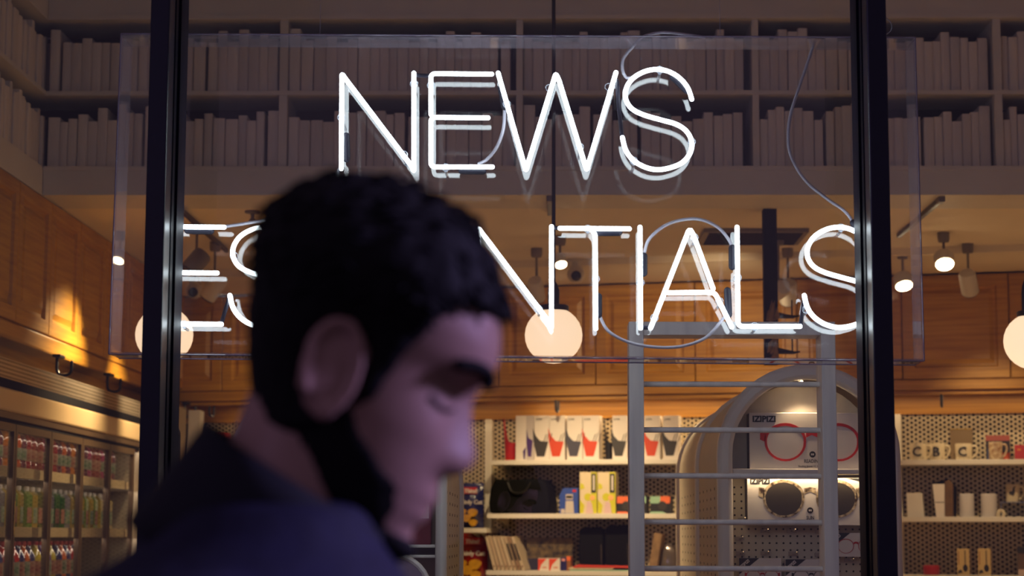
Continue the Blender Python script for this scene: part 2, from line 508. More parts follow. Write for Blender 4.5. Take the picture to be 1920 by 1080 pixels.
# rail and pelmet below the doors
rl = thing('cupboard_rail', 'honey oak bottom rail and pelmet under the back wall cupboards', 'rail', BW(2.2, 0, ZCB - .1), RZB)
MB().box(-2.75, 2.75, -.006, .33, .045, .097).build('rail', M_WOODR, rl, bevel=.004)
MB().box(-2.75, 2.75, .02, .05, .02, .045).build('moulding', M_WOODR, rl, bevel=.006)
MB().box(-2.75, 2.75, .34, .355, -.06, .10).build('pelmet', M_WOODR, rl)

wl = .5135
zl0 = PX(0, 600, XL).z
ZCL = 2.33
bodyL = MB().box(0.001, wl - .002, .021, .38, 0, ZC - .004 - ZCL).mesh('cupboard_body', M_WOOD)
doorL = door_mesh(wl - .005, ZC - .006 - ZCL)
ys = [PX(33, 500, XL).y + wl * k for k in range(-3, 7)]
for k, y0 in enumerate(ys):
    wh = ['well beyond the left picture edge', 'beyond the left picture edge', 'at the left picture edge', 'whose seam meets the bulkhead', 'third of the lit ones', 'above the second hook', 'left of the acrylic box edge', 'behind the acrylic box edge', 'just left of the left mullion', 'hidden by the left mullion'][k]
    t = thing('wall_cupboard', f'honey oak cupboard on the left wall, {nth(k)} from left, {wh}', 'cupboard', (XL, y0, ZCL), PI / 2, 'oak cupboards on the left wall')
    inst('cupboard_body', bodyL, t)
    inst('door', doorL, t, (.0025, 0, .002))
rl2 = thing('cupboard_rail', 'honey oak bottom rail with rounded edge under the left wall cupboards', 'rail', (XL, ys[0], ZCL), PI / 2)
Lr = ys[-1] + wl - ys[0] - .25
MB().box(0, Lr, .0, .38, -.075, -.001).build('rail', M_WOODR, rl2, bevel=.01)
MB().box(0, Lr, .10, .13, -.155, -.075).build('pelmet', M_WOODR, rl2)

# black steel hooks under the rails
def hook(loc, rz, label, grp, sc=1.0):
    t = thing('bag_hook', label, 'hook', loc, rz, grp)
    MB().box(-.045 * sc, .045 * sc, -.004, .03, -.012, 0).build('mounting_plate', M_BLACK, t, bevel=.002)
    pth = fillet([(0, .02, -.01), (0, .02, -.085 * sc), (0, -.042 * sc, -.085 * sc), (0, -.042 * sc, -.03)], .03 * sc)
    MB().tube(pth, .007, 8, round_ends=True).build('hook_bar', M_BLACK, t, smooth=True)
for px, lb in ((82, 'leftmost black U-shaped hook under the left oak rail'), (180, 'second black U-shaped hook under the left oak rail'), (257, 'black U-shaped hook under the oak rail beside the left mullion'), (330, 'black U-shaped hook under the oak rail right of the left mullion')):
    y = PX(px, 700, XL - .03).y
    hook((XL + .045, y, ZCL - .076), PI / 2, lb, 'black hooks under the oak rails')
for px, lb in ((395, 'black hook under the back rail left of the walking person'), (1043, 'black hook under the back rail below the middle globe pendant'), (1765, 'black hook under the back rail above the letter mugs')):
    s, z = PB(px, 740, 0)
    hook(BW(s, -.03, ZCB - .056), RZB, lb, 'black hooks under the oak rails')

# =================================================================== PERFORATED BACK WALL
def hex_panel(w, z0, z1, pitch, name, parent, m=M_HEX, hole=.60, th=.006):
    """sheet with a hexagonal pattern of holes cut through it; local x 0..w, z z0..z1, front y=0"""
    q = MB(); cw = pitch * .866
    v = []; f = []
    nc = int(w / cw); nr = int((z1 - z0) / pitch)
    R = pitch / math.sqrt(3); r = R * hole
    ang = [PI / 3 * k for k in range(6)]
    for i in range(nc):
        for j in range(nr):
            cx = (i + .5) * cw; cz = z0 + (j + (.5 if i % 2 else 1.0)) * pitch
            o = len(v)
            v += [(cx + R * math.cos(a), 0, cz + R * math.sin(a)) for a in ang]
            v += [(cx + r * math.cos(a), 0, cz + r * math.sin(a)) for a in ang]
            v += [(cx + r * math.cos(a), th, cz + r * math.sin(a)) for a in ang]
            for k in range(6):
                l = (k + 1) % 6
                f.append((o + k, o + l, o + 6 + l, o + 6 + k))
                f.append((o + 6 + k, o + 6 + l, o + 12 + l, o + 12 + k))
    q.add(v, f)
    return stuff(q.build(name, m, parent))
hw = thing('perforated_wall_panel', 'perforated metal sheet with honeycomb holes behind the back wall shelves', 'wall panel', BW(-.24, OFF_HEX + .005, 0), RZB)
hex_panel(5.2, 1.16, ZCB - .13, .0250, 'perforated_sheet', hw)
hb = MB().box(0, 5.2, .012, .02, 0, ZCB - .1).build('backing', M_HEXBACK, hw)
yh0, yh1 = 10.05, 11.15
hw2 = thing('perforated_wall_panel', 'narrow perforated metal sheet on the left wall right of the left mullion', 'wall panel', (XL + .06, yh0, 0), PI / 2)
hex_panel(yh1 - yh0 - .12, 1.1, 2.2, .0250, 'perforated_sheet', hw2)
MB().box(-.0, yh1 - yh0 - .1, .012, .03, 0, 2.2).build('backing', M_HEXBACK, hw2)
for yy, w_ in ((9.72, .05), (9.86, .16), (11.03, .1)):
    pass
t = thing('corner_post', 'pale painted upright in the shop corner between the perforated panels', 'post', (XL + .07, 11.02, 0))
MB().box(0, .07, 0, .12, 0, 2.2).build('upright', M_WHITE, t, bevel=.004)
t = thing('cooler_end_panel', 'pale end panel of the drinks cooler seen right of the left mullion', 'panel', (XL + .05, 9.80, 0))
MB().box(0, .03, 0, .2, 0, 2.16).build('panel', M_WHITE, t, bevel=.003)
MB().box(.031, .036, .085, .10, 0, 2.16).build('joint_strip', M_BLACK, t)

# =================================================================== BACK WALL SHELVES
ZSH = {}
def shelf(px0, px1, py, key, label, depth=.28, th=.026):
    s0, z = PB(px0, py, OFF_SHELF); s1, z1 = PB(px1, py, OFF_SHELF)
    z = (z + z1) / 2
    ZSH[key] = z
    t = thing('wall_shelf', label, 'shelf', BW((s0 + s1) / 2, OFF_SHELF, z), RZB, 'white shelves on the back wall')
    hwid = (s1 - s0) / 2
    MB().box(-hwid, hwid, 0, depth - .006, -th, 0).build('board', M_SHELFW, t, bevel=.002)
    q = MB()
    for u in (-hwid + .05, hwid - .05):
        q.hexa([(u, .04, -th - .004), (u + .004, .04, -th - .004), (u + .004, depth - .008, -th - .05), (u, depth - .008, -th - .05), (u, .04, -th), (u + .004, .04, -th), (u + .004, depth - .008, -th), (u, depth - .008, -th)])
    q.build('bracket', M_SHELFW, t)
shelf(917, 1345, 861.5, 'c1', 'top white wall shelf left of the arched display, carrying boxed pen pots')
shelf(913, 1345, 963, 'c2', 'middle white wall shelf left of the arched display, with yellow boxes')
shelf(911, 1345, 1071, 'c3', 'lowest white wall shelf left of the arched display, with leaning magazines')
shelf(1650, 2010, 861.5, 'r1', 'top white wall shelf at right, carrying letter mugs')
shelf(1650, 2010, 969, 'r2', 'middle white wall shelf at right, carrying white canisters')
shelf(1650, 2010, 1079, 'r3', 'lowest white wall shelf at right, carrying spoon boxes')
shelf(867, 912, 990, 'l2', 'short white shelf carrying the blue chip bag')
for px in (914, 1684):
    s, z = PB(px, 900, OFF_HEX + .05)
    t = thing('shelf_upright', 'pale shelf upright beside the leaning magazines' if px < 1000 else 'pale shelf upright beside the right mullion', 'upright', BW(s, OFF_HEX + .02, 0), RZB, 'shelf uprights on the back wall')
    MB().box(-.02, .02, -.02, .01, 0, ZCB - .16).build('post', M_SHELFW, t, bevel=.002)

# LED strips tucked under the back cupboards: slim housings with their own light
for s0, s1, lb in ((-.1, 1.6, 'left'), (1.75, 3.0, 'middle'), (3.5, 4.9, 'right')):
    t = thing('led_strip', f'slim lit strip under the {lb} part of the back wall cupboards', 'light', BW((s0 + s1) / 2, -.20, ZCB - .062), RZB, 'strip lights under the back cupboards')
    h = (s1 - s0) / 2
    MB().box(-h, h, -.012, .012, 0, .006).build('housing', M_LAMPW, t)
    d = lamp('led_strip_light', 'AREA', BW((s0 + s1) / 2, -.20, ZCB - .066), (1, .70, .36), 1.5 if lb == 'left' else 3.6 if lb == 'middle' else 2.2, shape='RECTANGLE', size=2 * h, size_y=.02)
    d.rotation_euler = (0, 0, RZB)

# =================================================================== DRINKS COOLER ON THE LEFT WALL
XF = -2.03
cy0, cy1 = 5.8, 9.78
cl = thing('drinks_cooler', 'long open drinks cooler with glass doors and cream header along the left wall', 'cooler', (XF, cy0, 0), PI / 2)
Lc = cy1 - cy0
def zf(py, px=0): return PX(px, py, XF).z
z_b0, z_b1, z_w1, z_d1 = zf(709), zf(722), zf(768), zf(782)
z_grill = zf(664)
M_CREAM = mat('cream_enamel', lin(214, 186, 142), 0.28, noise=.05, nscale=(5, 5, 5))
M_STEEL = mat('cooler_steel', lin(170, 158, 140), 0.32, metal=.6)
M_DOORF = mat('door_frame_bronze', lin(84, 66, 48), 0.35, metal=.3)
# perforated air grille
q = MB(); f = []; v = []
nsl = 430; rows = 5
for i in range(nsl):
    for j in range(rows):
        x0 = Lc * i / nsl; x1 = Lc * (i + 1) / nsl
        g0 = z_b0 + .006 + (z_grill - z_b0 - .012) * j / rows; g1 = z_b0 + .006 + (z_grill - z_b0 - .012) * (j + 1) / rows
        ix0, ix1 = x0 + .0022, x1 - .0022; iz0, iz1 = g0 + .0035, g1 - .0035
        o = len(v)
        v += [(x0, 0, g0), (x1, 0, g0), (x1, 0, g1), (x0, 0, g1), (ix0, 0, iz0), (ix1, 0, iz0), (ix1, 0, iz1), (ix0, 0, iz1)]
        f += [(o, o + 1, o + 5, o + 4), (o + 1, o + 2, o + 6, o + 5), (o + 2, o + 3, o + 7, o + 6), (o + 3, o, o + 4, o + 7)]
q.add(v, f)
stuff(q.build('air_grille', M_STEEL, cl))
MB().box(0, Lc, .015, .6, z_b0, z_grill).build('top_housing', M_HEXBACK, cl)
MB().box(0, Lc, -.004, .05, z_b1 - .003, z_b0 + .003).build('black_band', M_BLACKM, cl)
MB().box(0, Lc, -.006, .06, z_w1, z_b1 - .003).build('header_panel', M_CREAM, cl, bevel=.008)
MB().box(0, Lc, .0, .06, z_d1, z_w1).build('door_track', M_DOORF, cl, bevel=.003)
MB().box(0, Lc, .005, .62, z_d1 - .012, z_d1).build('canopy', M_BLACKM, cl)
MB().box(0, Lc, .62, .66, .05, z_grill).build('back_panel', mat('cooler_liner', lin(70, 62, 56), .5), cl)
MB().box(0, Lc, .01, .62, 0.0, .35).build('plinth', M_BLACKM, cl)
for x in (0, Lc - .03):
    MB().box(x, x + .03, .0, .62, .35, z_d1).build('side_panel', M_STEEL, cl)
dseam = [PX(p, 850, XF).y - cy0 for p in (29, 96, 153, 207, 253)]
dw = (dseam[-1] - dseam[0]) / 4
xs = [dseam[0] + dw * (k - 3) for k in range(8)]
zdoor0, zdoor1 = .36, z_d1 - .014
for k in range(7):
    d = MB()
    a, b = xs[k] + .004, xs[k + 1] - .004
    d.box(a, a + .022, 0, .022, zdoor0, zdoor1); d.box(b - .022, b, 0, .022, zdoor0, zdoor1)
    d.box(a + .022, b - .022, 0, .022, zdoor1 - .028, zdoor1); d.box(a + .022, b - .022, 0, .022, zdoor0, zdoor0 + .03)
    dd = d.build('door', M_DOORF, cl)
    MB().box(a + .02, b - .02, .008, .013, zdoor0 + .03, zdoor1 - .028).build('glass_pane', M_COOLGLASS, dd)
    if k == 3:
        st = MB().box(a + .004, a + .019, -.001, .0, PX(33, 1005, XF).z, PX(33, 940, XF).z).build('sticker', mat('sticker_yellow', lin(205, 175, 95), .5, noise=1, col2=lin(70, 55, 30), nscale=(90, 90, 60)), dd)
zsh = [PX(130, 889, XF).z, PX(120, 992, XF).z, PX(120, 1096, XF).z]
for z in zsh:
    MB().box(.03, Lc - .03, .05, .58, z - .03, z).build('cooler_shelf', M_STEEL, cl)
    MB().box(.03, Lc - .03, .042, .05, z - .034, z + .006).build('price_rail', mat('price_rail', lin(228, 205, 168), .4), cl)

def bottle_mesh(h, r, prof=0):
    q = MB()
    if prof == 0:   # round juice bottle
        q.lathe([(r * .86, 0), (r, .012), (r, h * .16), (r * .93, h * .2), (r * .93, h * .5), (r, h * .55), (r, h * .66), (r * .8, h * .76), (r * .42, h * .86), (r * .38, h * .9), (r * .38, h * .93)], 14)
    else:           # slim water bottle
        q.lathe([(r * .86, 0), (r, .012), (r, h * .6), (r * .86, h * .7), (r * .46, h * .84), (r * .4, h * .88), (r * .4, h * .93)], 14)
    return q
def cap_mesh(h, r, m):
    return MB().lathe([(r * .44, h * .91), (r * .46, h * .92), (r * .46, h), (r * .4, h * 1.005)], 12).mesh('cap', m, True)
def label_mesh(h, r, m, a=.24, b=.5):
    return MB().lathe([(r * .975, h * a), (r * 1.01, h * a + .001), (r * 1.01, h * b - .001), (r * .975, h * b)], 14).mesh('paper_label', m, True)
def liquid(name, c, r=.12): return mat(name, lin(*c), r, coat=.6, spec=.6)
TOPC = [('amber', (196, 108, 22)), ('orange', (190, 78, 30)), ('crimson', (150, 22, 46)), ('magenta', (150, 22, 92)), ('ruby', (128, 16, 34)), ('plum', (92, 18, 62))]
GRNC = [('lime green', (96, 132, 34)), ('olive green', (92, 98, 40)), ('pale grey', (120, 116, 124)), ('leaf green', (46, 104, 40)), ('yellow', (176, 148, 44))]
LOWC = [('scarlet', (170, 26, 22)), ('orange', (196, 92, 30)), ('yellow', (190, 168, 40)), ('violet', (92, 62, 128)), ('navy', (30, 40, 96))]
M_LBL = [mat('label_paper_a', lin(150, 120, 90), .6, noise=1, col2=lin(130, 50, 40), nscale=(30, 30, 30)), mat('label_paper_b', lin(140, 134, 120), .6, noise=1, col2=lin(60, 104, 66), nscale=(30, 30, 30))]
rg = random.Random(21)
def order_pick(i, j, seq): return seq[(i * 7 + j * 3 + i // 5) % len(seq)]
def fill_shelf(zs, y0, y1, colors, kind, shelfname, hgt):
    meshes = {}
    y = y0; i = 0
    while y < y1:
        cn, cc = colors[min(len(colors) - 1, int(abs(math.sin(i * 1.7 + len(shelfname))) * len(colors)))]
        r = .034 if kind != 'carton' else .04
        if cn not in meshes:
            mm = liquid('drink_' + cn.replace(' ', '_') + '_' + kind, cc)
            if kind == 'bottle':
                meshes[cn] = (bottle_mesh(hgt, r).mesh('bottle_body', mm, True), cap_mesh(hgt, r, M_LAMPW), label_mesh(hgt, r, M_LBL[len(meshes) % 2]))
            elif kind == 'slim':
                meshes[cn] = (bottle_mesh(hgt, r, 1).mesh('bottle_body', mm, True), cap_mesh(hgt, r, mat('cap_red', lin(170, 30, 26), .4)), label_mesh(hgt, r, M_LBL[(len(meshes) + 1) % 2], .2, .55))
            else:
                q = MB(); w_ = .036
                q.box(-w_, w_, -w_, w_, 0, hgt * .78)
                q.add([(-w_, -w_, hgt * .78), (w_, -w_, hgt * .78), (w_, w_, hgt * .78), (-w_, w_, hgt * .78), (-w_, -.002, hgt), (w_, -.002, hgt), (w_, .002, hgt), (-w_, .002, hgt)], [(0, 1, 5, 4), (1, 2, 6, 5), (2, 3, 7, 6), (3, 0, 4, 7), (4, 5, 6, 7)])
                c = MB().lathe([(.013, 0), (.013, .016), (.011, .018)], 10); c.xform(Matrix.Translation((0, -.018, hgt * .88)))
                p = MB().box(-w_ * .8, w_ * .8, -w_ - .0012, -w_, hgt * .14, hgt * .5)
                meshes[cn] = (q.mesh('carton_body', mm), c.mesh('cap', M_LAMPW, True), p.mesh('printed_panel', M_LBL[(len(meshes)) % 2]))
        b, c, l = meshes[cn]
        nmk = 'juice_carton' if kind == 'carton' else 'drink_bottle'
        t = thing(nmk, f'{cn} {"juice carton" if kind == "carton" else "drink bottle"}, {nth(i)} from left on the {shelfname} cooler shelf', 'carton' if kind == 'carton' else 'bottle', (XF - .13, y, zs), PI / 2 + rg.uniform(-.1, .1), f'drinks on the {shelfname} cooler shelf')
        inst(b.name.split('.')[0], b, t); inst('cap', c, t); inst(l.name.split('.')[0], l, t)
        y += 2 * r + .012 + (rg.random() < .15) * .03; i += 1
fill_shelf(zsh[0], 6.6, 9.66, TOPC, 'bottle', 'top', .185)
fill_shelf(zsh[1], 6.6, 9.62, GRNC, 'carton', 'middle', .175)
fill_shelf(zsh[2], 6.6, 9.0, LOWC, 'slim', 'bottom', .18)
for zz, pw in ((z_d1 - .02, 2.8), (zsh[0] - .04, 2.6), (zsh[1] - .04, 2.6)):
    lamp('cooler_fill_light', 'AREA', (XF - .03, 8.0, zz), (1, .80, .62), pw, shape='RECTANGLE', size=.015, size_y=3.4)  # unseen lamps, those under the shelves added to brighten the lower drinks

# =================================================================== CEILING FITTINGS
M_GLOBE = mat('opal_glass_lit', (1, .9, .75), 0.3, emit=(1.0, .71, .45), estr=1.12)
def pendant(px, py, Y, lb, hookarm=False):
    c = P(px, py, Y); R = .1
    t = thing('globe_pendant', lb, 'lamp', c, 0, 'opal globe pendants')
    prof = []
    for k in range(13):
        a = -PI / 2 + .02 + k * (PI * .86) / 12
        prof.append((R * math.cos(a) * 1.02, R * math.sin(a)))
    MB().lathe(prof, 28).build('globe', M_GLOBE, t, smooth=True)
    zt = prof[-1][1]
    MB().lathe([(.054, zt - .004), (.054, zt + .012), (.05, zt + .016), (.02, zt + .018)], 20).build('cap', M_BLACK, t, smooth=True)
    MB().lathe([(.021, zt + .016), (.021, zt + .07), (.014, zt + .09), (.008, zt + .1)], 14).build('socket', M_BLACK, t, smooth=True)
    if hookarm:
        pth = fillet([(-.028, 0, zt + .016), (-.028, 0, zt + .13), (.05, 0, zt + .16), (.06, 0, 4.2 - c.z)], .06)
        MB().tube(pth, .008, 10).build('arm', M_BLACK, t, smooth=True)
    else:
        MB().tube([(0, 0, zt + .09), (0, 0, 4.2 - c.z)], .0068, 10).build('rod', M_BLACK, t, smooth=True)
pendant(1038, 629, 6.9, 'opal globe pendant hanging on a long black rod at the middle of the window')
pendant(308, 628, 6.9, 'opal globe pendant half hidden behind the left mullion')
pendant(1937, 640, 6.9, 'opal globe pendant cut off by the right picture edge', True)

def track(px0, py0, px1, py1, lb):
    a, b = PZ(px0, py0, ZC - .02), PZ(px1, py1, ZC - .02)
    x = (a.x + b.x) / 2
    y0, y1 = max(min(a.y, b.y), YB + .02), max(a.y, b.y)
    t = thing('lighting_track', lb, 'track', (x, (y0 + y1) / 2, ZC), 0, 'ceiling lighting tracks')
    h = (y1 - y0) / 2
    MB().box(-.009, .009, -h, h, -.02, 0).build('rail', M_BLACK, t, bevel=.002)
    MB().box(-.013, .013, -h - .02, -h + .05, -.024, 0).build('feed_box', M_LAMPG, t, bevel=.003)
track(330, 395, 430, 474, 'black ceiling track at left behind the word sign')
track(1765, 378, 1685, 446, 'black ceiling track at right of the right mullion')
track(1031, 372, 1030, 405, 'short black ceiling track above the middle globe pendant')

def spot(px, py, Y, aim, lb, lit, power=0, stem_px=None, size=(.04, .12), m=M_LAMPW, spread=1.1):
    c = P(px, py, Y)
    t = thing('track_spotlight', lb, 'spotlight', c, 0, 'track spotlights')
    d = (Vector(aim) - c).normalized()
    qd = d.to_track_quat('-Z', 'Y').to_matrix().to_4x4()
    r, L = size
    q = MB().lathe([(r * .93, -L / 2), (r, -L / 2 + .004), (r, L / 2 - .012), (r * .85, L / 2), (r * .3, L / 2 + .002)], 20); q.xform(qd)
    q.build('housing', m, t, smooth=True)
    fm = mat('spot_face_lit', (1, .9, .7), .3, emit=(1, .78, .45), estr=22) if lit else mat('spot_face_off', (.02, .018, .016), .3)
    q = MB().lathe([(r * .88, -L / 2 - .003), (r * .86, -L / 2 - .006), (r * .4, -L / 2 - .008)], 20); q.xform(qd)
    q.build('lens', fm, t, smooth=True)
    top = Vector((0, 0, ZC - c.z))
    MB().tube([(0, 0, 0), (0, 0, top.z - .03)], .006, 8).build('stem', M_LAMPG, t, smooth=True)
    MB().lathe([(.024, top.z - .045), (.028, top.z - .03), (.028, top.z)], 14).build('track_adapter', M_LAMPG, t, smooth=True)
    if power:
        lamp('track_spot_light', 'SPOT', c + d * (L / 2 + .015), WARM, power, target=c + d, spot_size=spread, spot_blend=1.0, shadow_soft_size=r * .8)
sF = lambda s, z, off=0: BW(s, off, z)
spot(1770, 486, 9.0, (1.75, 7.2, .2), 'lit track spotlight, the higher of two right of the right mullion', True, 390, size=(.046, .06))
spot(1693, 526, 9.55, (2.0, 8.2, .2), 'lit track spotlight, the lower of two right of the right mullion', True, 350, size=(.046, .06))
spot(1050, 488, 9.1, (.6, 7.6, .2), 'lit track spotlight above the middle globe pendant', True, 350, size=(.03, .05))
spot(402, 538, 9.3, (-2.08, 9.5, 2.06), 'white cylinder spotlight angled down, right of the left mullion', False, 95, size=(.042, .13), spread=1.0)
spot(368, 492, 8.75, (-2.08, 8.45, 2.06), 'grey cylinder spotlight hanging straight, behind the first E of the lower word', False, 150, size=(.045, .11), m=M_LAMPG, spread=1.45)
spot(1006, 543, 9.5, sF(2.1, 1.6), 'white cylinder spotlight left of the middle pendant rod', False, 120, size=(.038, .12))
spot(1816, 530, 9.35, sF(4.3, 1.9), 'pale rectangular-looking cylinder spotlight above the rightmost oak cupboards', False, 34, size=(.042, .12))
spot(1478, 548, 9.5, sF(3.2, 1.8), 'pale cylinder spotlight seen through the last S of the sign', False, 30, size=(.042, .12))
spot(770, 520, 9.3, (-.7, 8.0, .2), 'added fill spotlight hidden behind the head of the walking person', True, 330)  # unseen spotlight added so floor bounce brightens the ceiling
spot(2080, 520, 9.3, (2.6, 8.6, .2), 'added fill spotlight beyond the right picture edge', True, 300)  # out-of-view spotlight, added for more warm bounce off the floor
spot(690, 540, 9.6, sF(.8, 2.3), 'added flood spotlight behind the walking person aimed at the oak cupboards', False, 50, spread=1.4)  # hidden flood added to wash the cupboard doors
spot(1460, 545, 9.1, sF(2.6, 2.4), 'added flood spotlight behind the black post aimed at the oak cupboards', False, 40, spread=1.5)  # another added flood, tucked behind the post to brighten the oak

def cctv(px, py, Y, lb):
    c = P(px, py, Y)
    t = thing('security_camera', lb, 'camera', (c.x, c.y, ZC), 0, 'white security cameras')
    dz = c.z - ZC
    MB().lathe([(.05, -.012), (.055, -.006), (.055, 0)], 18).build('base', M_LAMPW, t, smooth=True)
    MB().tube([(0, 0, -.01), (0, 0, dz + .03)], .03, 14).build('neck', M_LAMPW, t, smooth=True)
    q = MB(); prof = [(.045 * math.cos(a), .045 * math.sin(a)) for a in [(-PI / 2 + .05) + k * (PI - .1) / 10 for k in range(11)]]
    q.lathe(prof, 18, (0, 0, dz)); q.build('eyeball', M_LAMPW, t, smooth=True)
    q = MB().lathe([(.022, 0), (.026, .004), (.026, .014), (.02, .018)], 16)
    q.xform(Matrix.Translation((0, -.036, dz - .012)) @ Matrix.Rotation(PI / 2 + .3, 4, 'X'))
    q.build('lens', M_BLACK, t, smooth=True)
cctv(1080, 514, 9.9, 'white turret security camera on the ceiling right of the middle pendant')
cctv(365, 545, 10.3, 'white turret security camera right of the left mullion above the globe')
c = PZ(474, 396, ZC)
t = thing('sprinkler_head', 'small ceiling sprinkler head above the first S of the lower word', 'sprinkler', (c.x, c.y, ZC))
MB().lathe([(.012, -.05), (.02, -.046), (.008, -.03), (.01, -.012), (.035, -.008), (.035, 0)], 14).build('head', M_LAMPG, t, smooth=True)
# air vent in the ceiling
c = PZ(1410, 440, ZC)
t = thing('ceiling_vent', 'dark slatted air vent in the ceiling behind the black post', 'vent', (c.x, c.y, ZC))
MB().box(-.24, .24, -.2, .2, -.02, -.001).build('frame', M_LAMPG, t, bevel=.003)
me = MB().box(-.215, .215, -.012, .012, -.024, -.02).mesh('slat', M_BLACKM)
for k in range(7): inst('slat', me, t, (0, -.165 + k * .055, 0))

# black square drop post with brackets
c = P(1442, 376, 8.36)
zb = P(1442, 684, 8.36).z
t = thing('drop_post', 'black square post hanging from the ceiling between L and S of the sign', 'post', (c.x, 8.36, ZC))
MB().box(-.029, .029, -.029, .029, zb - ZC, 0).build('post', M_BLACKM, t, bevel=.002)
M_KRAFT = mat('kraft_paper', lin(150, 118, 84), .8, noise=.35, nscale=(25, 25, 25))
for yy in (595, 662):
    z = P(1460, yy, 8.36).z - ZC
    b = MB(); b.hexa([(.029, -.03, z), (.12, -.03, z), (.10, .05, z), (.029, .05, z), (.029, -.03, z + .006), (.12, -.03, z + .006), (.11, .05, z + .012), (.029, .05, z + .03)])
    br = b.build('bracket', M_BLACKM, t)
    MB().box(.088, .094, -.002, .004, z, z + .075).build('pin', M_BLACK, br)
    rr = random.Random(yy); q = MB()
    for k in range(7):
        x0 = -.028 + rr.uniform(0, .035); z0 = z + rr.uniform(-.01, .03)
        q.add([(x0, -.034 - rr.uniform(0, .02), z0 - .025), (x0 + rr.uniform(.02, .035), -.034, z0 - .012), (x0 + rr.uniform(.015, .03), -.034 - rr.uniform(0, .03), z0 + rr.uniform(.02, .05)), (x0 + .008, -.031, z0 + .02)], [(0, 1, 2), (0, 2, 3), (0, 3, 1), (1, 3, 2)])
    q.build('torn_paper_wrap', M_KRAFT, t)

# =================================================================== NEON SIGN
YT = 4.445           # plane of the glass tubes
Y0S, Y1S = 4.395, 4.497
fc = [P(227, 63, Y0S), P(1716, 70, Y0S), P(1733, 677, Y0S), P(204, 664, Y0S)]
sg = thing('neon_sign', 'white neon sign reading NEWS ESSENTIALS in a clear acrylic box behind the window', 'sign', ((fc[2].x + fc[3].x) / 2, Y0S, fc[3].z))
SL = Vector(sg.location)
def spart(q, name, m, par=None, **k):
    q.xform(Matrix.Translation(-SL)); return q.build(name, m, par or sg, **k)
def slab(a, b, y0, y1, th, inward):
    """sheet along edge a-b, from y0 to y1, thickness th towards 'inward'"""
    i = inward.normalized() * th
    a0, b0 = Vector((a.x, y0, a.z)), Vector((b.x, y0, b.z)); a1, b1 = Vector((a.x, y1, a.z)), Vector((b.x, y1, b.z))
    return MB().hexa([a0, b0, b1, a1, a0 + i, b0 + i, b1 + i, a1 + i])
TL, TR, BR, BL = fc
spart(slab(TL, TR, Y0S, Y1S, .005, Vector((0, 0, -1))), 'box_top', M_ACEDGE)
spart(slab(BL, BR, Y0S, Y1S, .005, Vector((0, 0, 1))), 'box_bottom', M_ACEDGE)
spart(slab(BL + Vector((0, 0, .005)), TL - Vector((0, 0, .005)), Y0S, Y1S, .005, Vector((1, 0, 0))), 'box_side', M_ACEDGE)
spart(slab(BR + Vector((0, 0, .005)), TR - Vector((0, 0, .005)), Y0S, Y1S, .005, Vector((-1, 0, 0))), 'box_side', M_ACEDGE)
q = MB()
bk = [Vector((p.x, 0, p.z)) for p in (BL, BR, TR, TL)]
q.hexa([Vector((p.x, y, p.z)) for p in bk[:2] for y in (Y1S,)] + [Vector((bk[1].x, Y1S + .005, bk[1].z)), Vector((bk[0].x, Y1S + .005, bk[0].z))] + [Vector((bk[3].x, Y1S, bk[3].z)), Vector((bk[2].x, Y1S, bk[2].z)), Vector((bk[2].x, Y1S + .005, bk[2].z)), Vector((bk[3].x, Y1S + .005, bk[3].z))])
spart(q, 'back_sheet', M_ACRYL)
# bright polished edges of the box
M_EDGE = mat('polished_acrylic_edge', lin(150, 140, 170), .15, trans=.3)
for a, b, y in ((TL, TR, Y0S), (BL, BR, Y0S), (BL, TL, Y0S), (BR, TR, Y0S), (BL, BR, Y1S + .003)):
    spart(MB().tube([Vector((a.x, y, a.z)), Vector((b.x, y, b.z))], .0016, 6), 'polished_edge', M_EDGE)

def px3(pts, y=YT): return [P(a, b, y) for a, b in pts]
TR_ = .0052
S_T = [(1297, 186), (1291, 168), (1281, 153), (1264, 139), (1243, 131), (1220, 131), (1198, 139), (1182, 152), (1173, 170), (1174, 188), (1185, 204), (1206, 215), (1240, 225), (1268, 233), (1287, 246), (1297, 266), (1294, 287), (1279, 305), (1255, 315), (1230, 318), (1206, 312), (1186, 299), (1173, 281), (1167, 258)]
def Sat(dx, dy): return [(a + dx, b + dy) for a, b in S_T]
LET = [
    ('N', [[(640, 316), (641, 138), (648, 148), (773, 313), (776, 322), (776, 137)]], 4),
    ('E', [[(922, 139), (808, 138), (808, 214)], [(915, 221), (808, 220), (808, 313), (923, 313)]], 9),
    ('W', [[(934, 137), (986, 320), (1042, 138), (1048, 150), (1100, 319), (1155, 136)]], 4),
    ('S', [Sat(0, 0)], 0),
    ('E', [[(420, 426), (303, 425), (303, 505)], [(407, 512), (303, 511), (303, 607), (415, 608)]], 9),
    ('S', [Sat(-736, 296)], 0),
    ('S', [Sat(-582, 296)], 0),
    ('E', [[(880, 428), (764, 427), (764, 505)], [(872, 514), (764, 513), (764, 609), (880, 610)]], 9),
    ('N', [[(898, 612), (898, 427), (905, 438), (1031, 606), (1034, 616), (1034, 425)]], 4),
    ('T', [[(1050, 428), (1180, 429)], [(1111, 433), (1116, 440), (1117, 616)]], 5),
    ('I', [[(1200, 426), (1201, 615)]], 0),
    ('A', [[(1220, 615), (1293, 428), (1300, 440), (1337, 541)], [(1253, 549), (1340, 548), (1372, 613)]], 9),
    ('L', [[(1382, 426), (1384, 612), (1500, 612)]], 9),
    ('S', [Sat(341, 296)], 0),
]
LOBJ = []
